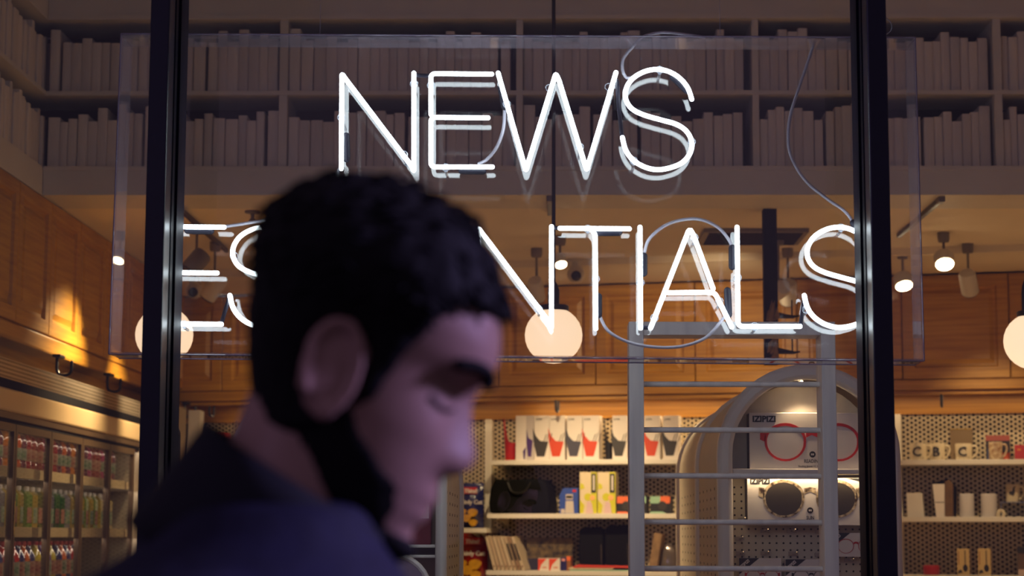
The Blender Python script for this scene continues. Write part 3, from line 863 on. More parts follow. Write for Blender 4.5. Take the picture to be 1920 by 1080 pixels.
for ch, strokes, rad in LET:
    q = MB()
    for st in strokes:
        pts = px3(st)
        if len(pts) > 8: pts = bez(pts, 5)
        elif rad: pts = fillet(pts, rad * YT / F_PX)
        q.tube(pts, TR_, 12, round_ends=True)
    o = spart(q, 'neon_letter', M_NEON, smooth=True)
    o['label'] = f'glowing white neon tube letter {ch}'
    LOBJ.append(o)
# stand-off clips, electrode boots, blacked-out joins and feed wires: sub-parts of their letters
def clip(k, x, y):
    a = P(x, y, YT); q = MB()
    q.tube([a + Vector((0, .004, -.008)), a + Vector((0, Y1S - YT, -.008))], .0035, 8)
    q.tube([a + Vector((.008 * math.cos(t), .0, .008 * math.sin(t))) for t in [PI * .1 * i for i in range(20)]], .0012, 5, closed=True)
    spart(q, 'standoff_clip', M_CLIP, LOBJ[k], smooth=True)
for k, x, y in ((0, 640, 220), (0, 757, 290), (0, 776, 157), (1, 808, 160), (1, 836, 314), (2, 950, 195), (2, 1087, 275), (2, 1141, 163), (2, 1030, 165), (3, 1237, 131), (3, 1188, 301), (3, 1297, 266), (4, 345, 608), (5, 439, 480), (8, 1010, 580), (9, 1102, 429), (9, 1117, 523), (10, 1201, 530), (11, 1302, 445), (11, 1349, 565), (11, 1227, 596), (12, 1383, 520), (12, 1415, 612), (13, 1577, 427), (13, 1511, 580)):
    clip(k, x, y)
def boot(k, pts, r=.0085, y=YT + .022):
    spart(MB().tube(px3(pts, y), r, 10, round_ends=True), 'electrode_boot', M_BOOT, LOBJ[k], smooth=True)
for k, pts in ((0, [(649, 255), (650, 298)]), (1, [(866, 320), (905, 321)]), (2, [(940, 165), (946, 200)]), (3, [(1262, 145), (1288, 170)]), (4, [(352, 432), (395, 433)]), (5, [(525, 436), (552, 446)]), (9, [(1122, 556), (1122, 590)]), (10, [(1207, 480), (1207, 512)]), (11, [(1364, 545), (1366, 590)]), (12, [(1373, 465), (1373, 500)]), (9, [(1122, 436), (1160, 436)]), (13, [(1600, 418), (1622, 455)])):
    boot(k, pts)
def black(k, pts, r=.0048, y=YT + .006):
    spart(MB().tube(px3(pts, y), r, 8, round_ends=True), 'blackout_tube', M_TUBEBLK, LOBJ[k], smooth=True)
for k, pts in ((0, [(780, 141), (803, 142)]), (2, [(1157, 152), (1160, 200), (1166, 256)]), (4, [(416, 604), (420, 590), (429, 560)]), (8, [(1038, 427), (1050, 428)]), (10, [(1204, 614), (1219, 615)]), (12, [(1501, 610), (1508, 560)]), (7, [(882, 428), (896, 427)])):
    black(k, pts)
CAB = [[(638, 312), (620, 348), (575, 385), (520, 407), (460, 419), (405, 427)],
       [(946, 198), (944, 240), (932, 275), (914, 298), (898, 307)],
       [(1200, 140), (1176, 146), (1167, 128), (1170, 108), (1188, 86), (1206, 69), (1240, 61), (1280, 64), (1320, 70)],
       [(1527, 80), (1510, 130), (1485, 205), (1478, 250), (1483, 292), (1510, 338), (1550, 372), (1585, 397), (1604, 424)],
       [(1122, 586), (1140, 620), (1180, 642), (1230, 651), (1280, 649), (1325, 632), (1358, 595)],
       [(1207, 482), (1216, 450), (1245, 424), (1280, 412), (1315, 412), (1347, 427), (1368, 452), (1373, 470)]]
for pts in CAB:
    y = YT + .03
    spart(MB().tube(bez([P(a, b, y) for a, b in pts], 7), .0036, 8, round_ends=True), 'feed_wire', M_CABLE, smooth=True)
for x0, x1 in ((338, 343), (1657, 1670)):
    pts = [P(x0, 30, 4.40), P(x1, 42, 4.40), P(x1 + 1, 56, 4.41), P(x0 + 3, 66, 4.42)]
    spart(MB().tube(bez(pts, 6), .0012, 6), 'hanging_wire', M_CABLE, smooth=True)
for x in (600, 1350):
    a = P(x, 64, 4.45)
    spart(MB().tube([a, Vector((a.x, 4.45, 4.2))], .0008, 6), 'suspension_wire', M_CLIP)

# =================================================================== LADDER-SHAPED RACK
YLD = 5.4
lx0, lx1 = P(1180, 840, YLD).x, P(1208, 840, YLD).x
rx0, rx1 = P(1543, 840, YLD).x, P(1570, 840, YLD).x
zt, zu = P(1360, 603, YLD).z, P(1360, 628, YLD).z
ld = thing('ladder_rack', 'grey painted ladder-shaped rack standing in front of the arched eyewear display', 'rack', ((lx0 + rx1) / 2, YLD, 0))
L0 = Vector(ld.location)
def lpart(x0, x1, y0, y1, z0, z1, nm):
    return MB().box(x0 - L0.x, x1 - L0.x, y0 - L0.y, y1 - L0.y, z0, z1).build(nm, M_GREYP, ld, bevel=.002)
lpart(lx0, lx1, YLD, YLD + .11, 0, zt, 'rail')
lpart(rx0, rx1, YLD, YLD + .11, 0, zt, 'rail')
lpart(lx1 + .0005, rx0 - .0005, YLD + .002, YLD + .108, zu, zt, 'top_bar')
step = (P(1360, 718, YLD).z - P(1360, 1067, YLD).z) / 4
z = P(1360, 718, YLD).z
me = MB().tube([(lx1 - L0.x - .001, .05, 0), (rx0 - L0.x + .001, .05, 0)], .0078, 12).mesh('rung', M_GREYP, True)
while z > .1:
    inst('rung', me, ld, (0, 0, z)); z -= step

# =================================================================== ARCHED EYEWEAR DISPLAYS
M_DISP = mat('display_white', lin(236, 228, 216), .32, noise=.03, nscale=(6, 6, 6))
M_PEG = mat('pegboard_cream', lin(206, 192, 168), .5, noise=.06, nscale=(8, 8, 8))
M_MARB = mat('marble_panel', lin(205, 196, 186), .35, noise=1, col2=lin(168, 160, 156), nscale=(7, 7, 7))
M_HOLE = mat('peg_hole', (.02, .016, .012), .8)
M_CARD = mat('white_card', lin(226, 216, 206), .5)
M_RED = mat('print_red', lin(190, 34, 26), .45)
M_INK = mat('print_black', (.012, .012, .012), .5)
def arch_path(xl, xr, zt, z0=0.0, n=22, inset=0.0):
    xl += inset; xr -= inset; zt -= inset
    R = (xr - xl) / 2; cx = (xl + xr) / 2; zc = zt - R
    return [(xl, z0)] + [(cx - R * math.cos(PI * k / n), zc + R * math.sin(PI * k / n)) for k in range(n + 1)] + [(xr, z0)]
def arch_band(xl, xr, zt, wd, y0, y1, z0=0.0):
    o = arch_path(xl, xr, zt, z0); i = arch_path(xl, xr, zt, z0, inset=wd)
    n = len(o); v = []; f = []
    for (a, b) in zip(o, i):
        v += [(a[0], y0, a[1]), (b[0], y0, b[1]), (b[0], y1, b[1]), (a[0], y1, a[1])]
    for k in range(n - 1):
        for j in range(4):
            f.append((k * 4 + j, k * 4 + (j + 1) % 4, (k + 1) * 4 + (j + 1) % 4, (k + 1) * 4 + j))
    f += [(0, 3, 2, 1), ((n - 1) * 4, (n - 1) * 4 + 1, (n - 1) * 4 + 2, (n - 1) * 4 + 3)]
    return MB().add(v, f)
def display(xl, xr, ztop, Y, depths, wd, label):
    cx = (xl + xr) / 2
    t = thing('eyewear_display', label, 'display stand', (cx, Y, 0), 0, 'arched eyewear displays')
    a, b = xl - cx, xr - cx
    fr = arch_band(a, b, ztop, wd, 0, .045).build('front_arch', M_DISP, t, smooth=True, bevel=.014)
    for d in depths:
        arch_band(a, b, ztop, wd * .95, d, d + .045).build('rear_arch', M_DISP, t, smooth=True, bevel=.012)
    arch_band(a + .012, b - .012, ztop - .012, .006, .045, depths[-1]).build('side_shell', M_PEG, t, smooth=True)
    # peg holes on both side shells
    q = MB()
    for sx, sg_ in ((a + .0115, -1), (b - .0115, 1)):
        for j in range(int((depths[-1] - .12) / .15)):
            for k in range(26):
                yy = .1 + j * .15; zz = .9 + k * .03
                if zz > ztop - (b - a) / 2: continue
                q.box(sx - .0006, sx + .0006, yy - .004, yy + .004, zz - .004, zz + .004)
    stuff(q.build('peg_holes', M_HOLE, t))
    return t, a, b
# display seen through the ladder rack
YD = 6.0
xl, xr = P(1345, 854, YD).x, P(1690, 854, YD).x
ztp = P(1517, 682, YD).z
dA, a, b = display(xl, xr, ztp, YD, (.9, 1.93), .047, 'white arched eyewear display with boxed red and tortoiseshell glasses behind the ladder rack')
DL = Vector(dA.location)
YP = YD + .16        # the back board of the front niche
def dx(px, y=YP): return P(px, 900, y).x - DL.x
def dz(py, y=YP): return P(1517, py, y).z
o = arch_path(a + .0475, b - .0475, ztp - .0475, 0.0)
MB().prism(o, .16, .175).build('niche_board', M_MARB, dA)
zsplit = dz(893)
MB().box(a + .05, b - .05, .152, .1599, .3, zsplit).build('pegboard', M_PEG, dA)
q = MB(); cc = MB().lathe([(.0032, 0), (.0032, .0012)], 8)
hx = np.arange(a + .065, b - .06, .0215); hz = np.arange(.9, zsplit - .02, .0215)
for x in hx:
    for z in hz:
        q.add([(x + u[0], .1516 - u[2], z + u[1]) for u in cc.v], cc.f)
stuff(q.build('peg_holes', M_HOLE, dA))
MB().box(a + .048, b - .048, .03, .16, dz(889, YD + .03), dz(879, YD + .03)).build('header_shelf', M_DISP, dA, bevel=.003)
# small downlight at the crown of the arch
cx0 = P(1493, 706, YD + .06)
q = MB().lathe([(.012, -.02), (.018, -.016), (.016, .012), (.008, .02)], 14); q.xform(Matrix.Translation((cx0.x - DL.x, .07, cx0.z)) @ Matrix.Rotation(-.5, 4, 'Y'))
sp = q.build('crown_spotlight', M_LAMPW, dA, smooth=True)
q = MB().lathe([(.0125, 0), (.011, -.003)], 14); q.xform(Matrix.Translation((cx0.x - DL.x, .07, cx0.z)) @ Matrix.Rotation(-.5, 4, 'Y') @ Matrix.Translation((0, 0, -.021)))
q.build('lens', mat('spot_face_lit', (1, .9, .7), .3, emit=(1, .78, .45), estr=22), sp)
MB().tube([(cx0.x - DL.x + .006, .07, cx0.z + .012), (cx0.x - DL.x + .03, .07, cx0.z + .022), (cx0.x - DL.x + .03, .16, cx0.z + .022)], .003, 6).build('arm', M_LAMPW, sp)
lamp('display_crown_light', 'SPOT', (cx0.x, YD + .07, cx0.z - .03), (1, .72, .4), 5, target=(cx0.x + .1, YD + .13, cx0.z - .5), spot_size=1.9, spot_blend=.7, shadow_soft_size=.012)
lamp('display_shelf_light', 'AREA', (DL.x, YD + .06, dz(892, YD + .06)), (1, .74, .44), .5, shape='RECTANGLE', size=.40, size_y=.015)

def pair_of_glasses(t, cx, cz, W, y, m, wd=.06, lens=None, name='printed_glasses'):
    """flat print: two rounded rims, a bridge and hinge lugs; W overall width"""
    q = MB(); R = W * .205
    for s in (-1, 1):
        c = cx + s * W * .262
        n = 28; out = []; inn = []
        for k in range(n):
            an = 2 * PI * k / n
            sq = 1 + .10 * max(0, math.sin(an)) * abs(math.cos(an))
            out.append((c + R * math.cos(an) * sq, cz + R * .92 * math.sin(an)))
            inn.append((c + (R - W * wd * .5) * math.cos(an) * sq, cz - W * .004 + (R * .92 - W * wd * .5) * math.sin(an)))
        q.ring(out, inn, y, y + .001)
        e = c + s * R * .93
        q.prism([(e, cz + R * .50), (e + s * W * .055, cz + R * .55), (e + s * W * .058, cz + R * .12), (e + s * W * .005, cz + R * .0)], y, y + .001)
        if lens: MB().prism(inn, y + .0004, y + .0012).build('printed_lens', lens, t)
    br = W * .058
    q.prism([(cx - br, cz + R * .50), (cx, cz + R * .56), (cx + br, cz + R * .50), (cx + br, cz + R * .22), (cx, cz + R * .34), (cx - br, cz + R * .22)], y, y + .001)
    return q.build(name, m, t)
def roundel(t, x, z, r, y, txt=None):
    n = 20
    o = MB().prism([(x + r * math.cos(2 * PI * k / n), z + r * math.sin(2 * PI * k / n)) for k in range(n)], y, y + .0008).build('printed_roundel', M_INK, t)
    MB().box(x - r * .45, x - r * .06, y - .0006, y, z - r * .28, z + r * .28).build('icon', M_CARD, o)
    MB().box(x + r * .06, x + r * .45, y - .0006, y, z - r * .28, z + r * .28).build('icon', M_CARD, o)
# upper show box : reading glasses
YBX = YD + .075
def bxx(px): return P(px, 830, YBX).x
def bzz(py): return P(1517, py, YBX).z
zsf = dz(879, YD + .03)
x0, x1 = bxx(1405), bxx(1640)
t = thing('eyewear_box', 'large white box printed with red reading glasses on the arched display', 'box', ((x0 + x1) / 2, YBX, zsf), 0, 'show boxes on the arched display')
wb, hb_ = x1 - x0, bzz(774) - zsf
MB().box(-wb / 2, wb / 2, 0, .07, 0, hb_).build('carton', M_CARD, t, bevel=.0015)
MB().box(-wb / 2 - .0008, -wb / 2, .002, .068, 0.002, hb_ - .002).build('dark_side', M_INK, t)
text('IZIPIZI', .026, t, (bxx(1411) - t.location.x, -.0008, bzz(791) - zsf), M_INK, align='LEFT', bold=.0011)
gx = (bxx(1427) + bxx(1618)) / 2 - t.location.x
pair_of_glasses(t, gx, bzz(829) - zsf, bxx(1618) - bxx(1427), -.0012, M_RED, wd=.05)
rx_ = bxx(1523) - t.location.x
roundel(t, rx_, bzz(852) - zsf, .0098, -.0012)
text('READING', .0165, t, (rx_, -.0008, bzz(868) - zsf), M_INK, sx=.75)
text('Reading glasses +1 +2', .009, t, (rx_ - .012, -.0008, bzz(876) - zsf), M_INK, sx=.8)
# lower show box : sunglasses, hung on pegs
x0, x1 = bxx(1400), bxx(1640)
zb0, zb1 = bzz(985), bzz(896)
t = thing('eyewear_box', 'large white box printed with tortoiseshell sunglasses on the arched display', 'box', ((x0 + x1) / 2, YBX, zb0), 0, 'show boxes on the arched display')
wb, hb_ = x1 - x0, zb1 - zb0
MB().box(-wb / 2, wb / 2, 0, .07, 0, hb_).build('carton', M_CARD, t, bevel=.0015)
MB().box(-wb / 2 - .0008, -wb / 2, .002, .068, 0.002, hb_ - .002).build('dark_side', M_INK, t)
text('IZIPIZI', .022, t, (bxx(1405) - t.location.x, -.0008, hb_ - .018), M_INK, align='LEFT', bold=.0009)
M_TORT = mat('print_tortoiseshell', lin(205, 184, 150), .45, noise=1, col2=lin(60, 42, 28), nscale=(70, 70, 70))
M_LENS = mat('print_smoke_lens', lin(62, 56, 50), .3)
gx = (bxx(1423) + bxx(1612)) / 2 - t.location.x
pair_of_glasses(t, gx, bzz(935) - zb0, bxx(1612) - bxx(1423), -.0012, M_TORT, wd=.052, lens=M_LENS)
rx_ = bxx(1517) - t.location.x
roundel(t, rx_, bzz(957) - zb0, .0095, -.0012)
text('SUN', .0165, t, (rx_, -.0008, bzz(974) - zb0), M_INK, sx=.75)
roundel(t, bxx(1625) - t.location.x, bzz(981) - zb0, .007, -.0012)
MB().prism([(wb / 2 - .09, hb_ - .001), (wb / 2 - .001, hb_ - .001), (wb / 2 - .02, hb_ - .016)], -.0012, -.0004).build('printed_corner', M_INK, t)
# small glasses boxes on pegs
def small_box(px0, px1, py0, py1, lab, glasses, dark):
    x0, x1 = bxx(px0), bxx(px1); z1, z0 = bzz(py0), bzz(py1)
    t = thing('eyewear_box', lab, 'box', ((x0 + x1) / 2, YBX + .03, z0), 0, 'small eyewear boxes on pegs')
    w_, h_ = x1 - x0, z1 - z0
    MB().box(-w_ / 2, w_ / 2, 0, .045, 0, h_).build('carton', M_CARD, t, bevel=.001)
    c = MB().prism([(-w_ / 2, h_), (-w_ / 2 + .062, h_), (-w_ / 2, h_ - .05)], -.0008, -.0001).build('printed_corner', M_INK, t)
    l = text('IZIPIZI', .012, t, (-w_ / 2 + .02, -.0014, h_ - .02), M_CARD, bold=.0006, ry=-.7)
    pair_of_glasses(t, .006, h_ * .45, w_ * .82, -.0016, dark or M_RED, wd=.03)
small_box(1385, 1464, 1047, 1110, 'small box with thin red glasses, left of two at the bottom of the display', True, None)
small_box(1472, 1560, 1049, 1110, 'small box with dark glasses, right of two at the bottom of the display', True, M_INK)
small_box(1556, 1645, 999, 1044, 'small box with thin red round glasses just left of the right mullion', True, None)
# pegs
pm = MB().tube([(0, .15, 0), (0, .06, 0), (0, .055, .006)], .0022, 6)
pm.box(-.014, .014, .146, .151, -.006, .006)
pm = pm.mesh('peg', M_STEEL, True)
for x_, z_ in ((1432, 996), (1482, 996), (1534, 997), (1386, 1038), (1432, 1037), (1484, 1038), (1533, 1040), (1588, 1050), (1390, 975), (1385, 1010)):
    inst('peg', pm, dA, (dx(x_), 0, dz(z_)))

# second display, mostly hidden behind the walking person
YD2 = 5.2
xl, xr = P(418, 900, YD2).x, P(838, 900, YD2).x
dB, a, b = display(xl, xr, P(628, 690, YD2).z, YD2, (1.03,), .03, 'white arched display stand mostly hidden behind the walking person')
MB().prism(arch_path(a + .032, b - .032, P(628, 690, YD2).z - .032, 0), .25, .265).build('niche_board', M_PEG, dB)
for py in (1021, 1040):
    z_ = P(700, py, YD2 + .05).z
    MB().box(a + .031, b - .031, .03, .25, z_ - .008, z_).build('ledge', M_DISP, dB, bevel=.002)
zled = P(700, 1021, YD2 + .05).z
for k in range(4):
    t = thing('carton', f'maroon carton, {nth(k)} from right, on the display behind the person\'s chin', 'box', (xr - .085 - k * .085, YD2 + .16, zled), 0, 'maroon cartons on the hidden display')
    MB().box(-.036, .036, -.03, .03, 0, .13).build('carton_body', mat('maroon_card', lin(120, 26, 34), .5), t, bevel=.002)
    MB().box(-.03, .03, -.0308, -.03, .07, .11).build('printed_band', M_CARD, t)
hp = P(735, 1112, 5.0)
t = thing('hoop_mirror', 'round mirror with pale rim under the person\'s chin', 'mirror', (hp.x, 5.0, hp.z))
pr = [(.095 * math.cos(2 * PI * k / 32), 0, .095 * math.sin(2 * PI * k / 32)) for k in range(32)]
MB().tube(pr, .008, 8, closed=True).build('rim', M_DISP, t, smooth=True)
MB().prism([(.09 * math.cos(2 * PI * k / 32), .09 * math.sin(2 * PI * k / 32)) for k in range(32)], -.002, .004).build('mirror_glass', mat('mirror', (.5, .5, .5), .05, metal=1), t)
MB().tube([(0, .006, -.095), (0, .006, -hp.z)], .009, 8).build('stand', M_DISP, t, smooth=True)
MB().lathe([(.09, -hp.z), (.09, -hp.z + .012), (.012, -hp.z + .02)], 20).build('foot', M_DISP, t, smooth=True)

# =================================================================== THINGS ON THE BACK SHELVES
def on(px0, px1, pytop, key, name, label, cat, grp=None, off=OFF_SHELF - .03):
    """an Empty at the base centre of something standing on a shelf; returns it, its width and its height"""
    s0, _ = PB(px0, pytop, off); s1, z1 = PB(px1, pytop, off)
    t = thing(name, label, cat, BW((s0 + s1) / 2, off, ZSH[key]), RZB, grp)
    return t, s1 - s0, z1 - ZSH[key]
def cardbox(t, w_, h_, d, m, bev=.0012, nm='carton'):
    return MB().box(-w_ / 2, w_ / 2, 0, d, 0, h_).build(nm, m, t, bevel=bev)
C_ = lambda r, g, b, n, ro=.5: mat(n, lin(r, g, b), ro)
M_ORG = C_(206, 66, 26, 'print_orange'); M_PURP = C_(70, 40, 110, 'print_purple'); M_CHAR = C_(52, 48, 44, 'print_charcoal'); M_SLATE = C_(66, 64, 78, 'print_slate')
M_REDP = C_(176, 30, 24, 'red_plastic', .35)
def potprint(t, w_, h_, m):
    """printed pen pot: tall pointed back, tapering cup and three pens"""
    x = -w_ * .05; z = h_ * .08; u = h_
    MB().prism([(x - u * .10, z), (x + u * .08, z), (x + u * .17, z + u * .33), (x - .02 * u, z + u * .35), (x - u * .12, z + u * .46), (x - u * .19, z + u * .64), (x - u * .18, z + u * .36)], -.0012, -.0002).build('printed_pot', m, t)
    pm_ = MB()
    for dx_, l in ((.06, .17), (.12, .20), (.19, .19)):
        pm_.add([(x + u * dx_ - .001, -.0014, z + u * .33), (x + u * dx_ + .003, -.0014, z + u * .33), (x + u * (dx_ + .06) + .003, -.0014, z + u * (.33 + l)), (x + u * (dx_ + .06) - .001, -.0014, z + u * (.33 + l))], [(0, 1, 2, 3)])
    pm_.build('printed_pens', M_INK, t)
    text('j-me', u * .075, t, (-w_ / 2 + u * .04, -.0008, h_ * .9), M_INK, align='LEFT', bold=.0003)
pots = [(986, 1001, M_PURP, 'purple', 'with its blank side turned out'), (1002, 1030, M_CHAR, 'charcoal', 'right of the purple one'), (1030.5, 1059, M_ORG, 'orange', 'left of the slate one'), (1063, 1092, M_SLATE, 'slate blue', 'at the middle of the row'), (1093, 1123, M_ORG, 'orange', 'right of the slate one'),
        (1148, 1176, M_CHAR, 'charcoal', 'left of the ladder rail'), (1208, 1237, M_ORG, 'orange', 'just right of the ladder rail'), (1243, 1272, M_CHAR, 'charcoal', 'nearest the arched display')]
for x0, x1, m, cn, wh in pots:
    t, w_, h_ = on(x0 if cn != 'purple' else 967, x1, 779, 'c1', 'pen_pot_box', f'white box printed with a {cn} pen pot, {wh}', 'box', 'boxed pen pots on the top shelf')
    cardbox(t, w_, h_, .085, M_CARD)
    if cn == 'purple':
        e = MB().box(w_ / 2 - w_ * .42, w_ / 2 - .0006, -.0006, 0, .001, h_ - .001).build('printed_side', C_(190, 180, 176, 'card_shade'), t)  # flat strip in a shaded card tone stands for the box's side face
        MB().prism([(w_ * .18, h_ * .08), (w_ * .36, h_ * .08), (w_ * .44, h_ * .44), (w_ * .2, h_ * .5), (w_ * .1, h_ * .7), (w_ * .1, h_ * .4)], -.0016, -.0008).build('printed_pot', m, t)
        MB().prism([(-w_ * .05, h_ * .02), (w_ * .02, h_ * .02), (w_ * .07, h_ * .3), (-w_ * .1, h_ * .2)], -.0016, -.0008).build('printed_pot', m, t)
    else: potprint(t, w_, h_, m)
def real_pot(x0, x1, m, lab):
    t, w_, h_ = on(x0, x1, 783, 'c1', 'pen_pot', lab, 'pen pot', 'unboxed pen pots')
    q = MB(); n = 20; v = []; f = []
    # thin-walled cup with one side rising to a point
    rows = [(0, .40), (.25, .44), (.5, .48), (.75, .52), (1, .55)]
    for sgn, dr in ((1, 0), (-1, .003)):
        for fr, rr in rows:
            for k in range(n):
                a = 2 * PI * k / n
                top = h_ * (.42 + .58 * max(0, -math.cos(a)) ** 3)
                z_ = fr * top if sgn > 0 else max(.004, fr * top)
                R = rr * w_ * .72 - dr
                v.append((R * math.cos(a) + w_ * .08, R * .8 * math.sin(a) + .05, z_))
    m5 = len(rows)
    for b_ in (0, m5 * n):
        for i in range(m5 - 1):
            for k in range(n):
                q4 = (b_ + i * n + k, b_ + i * n + (k + 1) % n, b_ + (i + 1) * n + (k + 1) % n, b_ + (i + 1) * n + k)
                f.append(q4 if b_ == 0 else q4[::-1])
    for k in range(n):
        f.append(((m5 - 1) * n + k, (m5 - 1) * n + (k + 1) % n, (2 * m5 - 1) * n + (k + 1) % n, (2 * m5 - 1) * n + k))
    f.append(tuple(range(n - 1, -1, -1))); f.append(tuple(m5 * n + k for k in range(n)))
    q.add(v, f); q.build('cup', m, t, smooth=True)
real_pot(934, 966, M_REDP, 'red plastic pen pot with tall pointed back at the left shelf end')
real_pot(1125, 1147, M_BLACK, 'black plastic pen pot with tall pointed back between white boxes')

# middle shelf
t, w_, h_ = on(919, 1028, 897, 'c2', 'black_bag', 'large black soft bag at the left of the middle shelf beside the person\'s face', 'bag')
q = MB(); prof = [(-.5, 0), (.5, 0), (.52, .3), (.47, .8), (.40, .97), (.2, 1.0), (-.2, .96), (-.42, 1.0), (-.5, .7), (-.53, .3)]
q.prism([(x * w_, z * h_) for x, z in prof], 0, .2); q.build('bag_body', M_BLACKM, t, bevel=.012)
MB().tube(bez([(-w_ * .2, .0, h_ * .9), (-w_ * .1, -.02, h_ * .62), (w_ * .1, -.02, h_ * .62), (w_ * .2, .0, h_ * .9)], 6), .005, 6).build('strap', M_BLACK, t, smooth=True)
t, w_, h_ = on(1049, 1084, 915, 'c2', 'toy_box', 'small blue box printed with a white robot left of the yellow boxes', 'box')
M_BLUE = C_(44, 74, 160, 'card_blue')
q = MB().prism([(-w_ / 2, 0), (w_ / 2, 0), (w_ / 2, h_), (-w_ * .3, h_), (-w_ / 2, h_ * .72)], 0, .06); q.build('carton', M_BLUE, t)
M_ROB = C_(196, 184, 176, 'print_robot_grey')
MB().box(-w_ * .16, w_ * .22, -.001, 0, h_ * .55, h_ * .76).build('printed_head', M_ROB, t)
MB().box(-w_ * .13, w_ * .19, -.0016, -.001, h_ * .6, h_ * .7).build('printed_visor', M_INK, t)
MB().prism([(-w_ * .2, h_ * .02), (w_ * .28, h_ * .02), (w_ * .24, h_ * .5), (-w_ * .16, h_ * .5)], -.001, 0).build('printed_body', M_ROB, t)
MB().box(w_ * .2, w_ * .4, -.001, 0, h_ * .84, h_ * .94).build('printed_badge', M_RED, t)
MB().box(-w_ * .42, -w_ * .22, -.001, 0, h_ * .02, h_ * .18).build('printed_foot', M_ROB, t)
M_YEL = C_(205, 200, 40, 'card_yellow'); M_PALE = C_(222, 204, 170, 'card_pale_peach'); M_LIL = C_(216, 184, 186, 'print_lilac')
for x0, x1, wh in ((1087, 1119, 'left'), (1120.5, 1154, 'right')):
    t, w_, h_ = on(x0, x1, 885, 'c2', 'gift_box', f'tall pale and yellow patterned box, the {wh} of the pair', 'box', 'tall yellow boxes on the middle shelf')
    cardbox(t, w_, h_, .09, M_PALE)
    wf = w_ * .66
    p_ = MB().box(-w_ / 2 + wf, w_ / 2, -.0008, 0, 0.001, h_ - .001).build('printed_side', M_YEL, t)
    MB().box(-w_ / 2 + wf + w_ * .02, w_ / 2 - w_ * .05, -.0016, -.0008, h_ * .5, h_ * .96).build('printed_strip', M_INK, p_)
    MB().box(-w_ / 2 + wf + w_ * .12, w_ / 2 - w_ * .13, -.002, -.0016, h_ * .56, h_ * .92).build('strip_text', M_CARD, p_)
    cir = lambda cx, cz, r, n=14: [(cx + r * math.cos(2 * PI * k / n), cz + r * math.sin(2 * PI * k / n)) for k in range(n)]
    MB().prism(cir(-w_ * .02, h_ * .40, w_ * .22), -.0012, 0).build('printed_blob', M_YEL, t)
    MB().prism(cir(w_ * .24, h_ * .38, w_ * .15), -.0026, -.0018).build('printed_blob', C_(240, 178, 110, 'print_peach'), t)
    MB().prism([(-w_ * .15, .002), (w_ * .3, .002), (w_ * .2, h_ * .26), (-w_ * .05, h_ * .3)], -.0026, -.0018).build('printed_blob', M_LIL, t)
    MB().prism([(-w_ * .48, h_ * .58), (-w_ * .22, h_ * .6), (-w_ * .26, h_ * .7), (-w_ * .46, h_ * .74)], -.0012, 0).build('printed_blob', M_YEL, t)
    MB().prism([(-w_ * .49, .002), (-w_ * .3, .002), (-w_ * .22, h_ * .2), (-w_ * .49, h_ * .34)], -.0012, 0).build('printed_blob', M_YEL, t)
M_MINT = C_(150, 190, 160, 'card_mint'); M_CORAL = C_(236, 112, 60, 'card_coral')
for x0, x1, cols, lab in ((1157, 1186, (M_CORAL,), 'small black and coral box left of the ladder rail'), (1187, 1212, (M_MINT,), 'small black and mint box half behind the ladder rail'), (1219, 1257, (M_MINT, M_CORAL), 'small black box with mint and coral corners left of the arched display')):
    t, w_, h_ = on(x0, x1, 930, 'c2', 'gadget_box', lab, 'box', 'small black boxes on the middle shelf')
    cardbox(t, w_, h_, .08, M_INK)
    n = len(cols)
    for i, m in enumerate(cols):
        u0 = -w_ / 2 + w_ * i / n; u1 = -w_ / 2 + w_ * (i + 1) / n - (.002 if i == n - 1 else 0)
        MB().prism([(u0, h_ * .98), (u1, h_ * .98), (u1, h_ * .64), (u1 - .006, h_ * .58), (u0, h_ * .58)], -.001, 0).build('printed_corner', m, t)
    MB().prism([(-w_ / 2, 0.001), (w_ * .3, .001), (w_ * .1, h_ * .12), (-w_ / 2, h_ * .12)], -.001, 0).build('printed_corner', cols[0], t)
    MB().prism([(w_ * .1 + h_ * .26 * math.cos(a_), h_ * .45 + h_ * .26 * math.sin(a_)) for a_ in [2 * PI * k / 16 for k in range(16)]], -.0016, -.0008).build('printed_disc', M_CHAR, t)

# lowest shelf : leaning magazines
M_MAG = [C_(196, 176, 150, 'mag_cream'), C_(184, 160, 134, 'mag_tan'), C_(150, 122, 98, 'mag_brown')]
for k in range(8):
    t, w_, h_ = on(926 + k * 7.6, 926 + k * 7.6 + 5.6, 1003, 'c3', 'magazine', f'pale magazine leaning on the lowest shelf, {nth(k)} from left', 'magazine', 'leaning magazines on the lowest shelf')
    lean = -.27 - .01 * k
    me_ = MB().box(-w_ / 2, w_ / 2, 0, .2, .002, h_ * 1.0); me_.xform(Matrix.Rotation(lean, 4, 'Y'))
    me_.build('cover', M_MAG[k % 2 if k < 5 else (k - 4) % 3], t, bevel=.001)
    r_ = MB().prism([(w_ * .28 * math.cos(a_), h_ * .12 + w_ * .28 * math.sin(a_)) for a_ in [2 * PI * i / 10 for i in range(10)]], -.0012, -.0002); r_.xform(Matrix.Rotation(lean, 4, 'Y'))
    r_.build('spine_dot', C_(90, 26, 22, 'print_dark_red'), t)
    if k > 4:
        r_ = MB().box(-w_ * .3, w_ * .3, -.001, -.0002, h_ * .3, h_ * .8); r_.xform(Matrix.Rotation(lean, 4, 'Y'))
        r_.build('spine_print', M_INK, t)
t, w_, h_ = on(988, 1074, 1008, 'c3', 'postcard_pack', 'dim photographic card pack standing behind the white and red boxes', 'card', off=OFF_SHELF - .16)
cardbox(t, w_, h_, .02, mat('photo_print', lin(120, 100, 66), .4, noise=1, col2=lin(38, 32, 40), nscale=(28, 28, 28)))
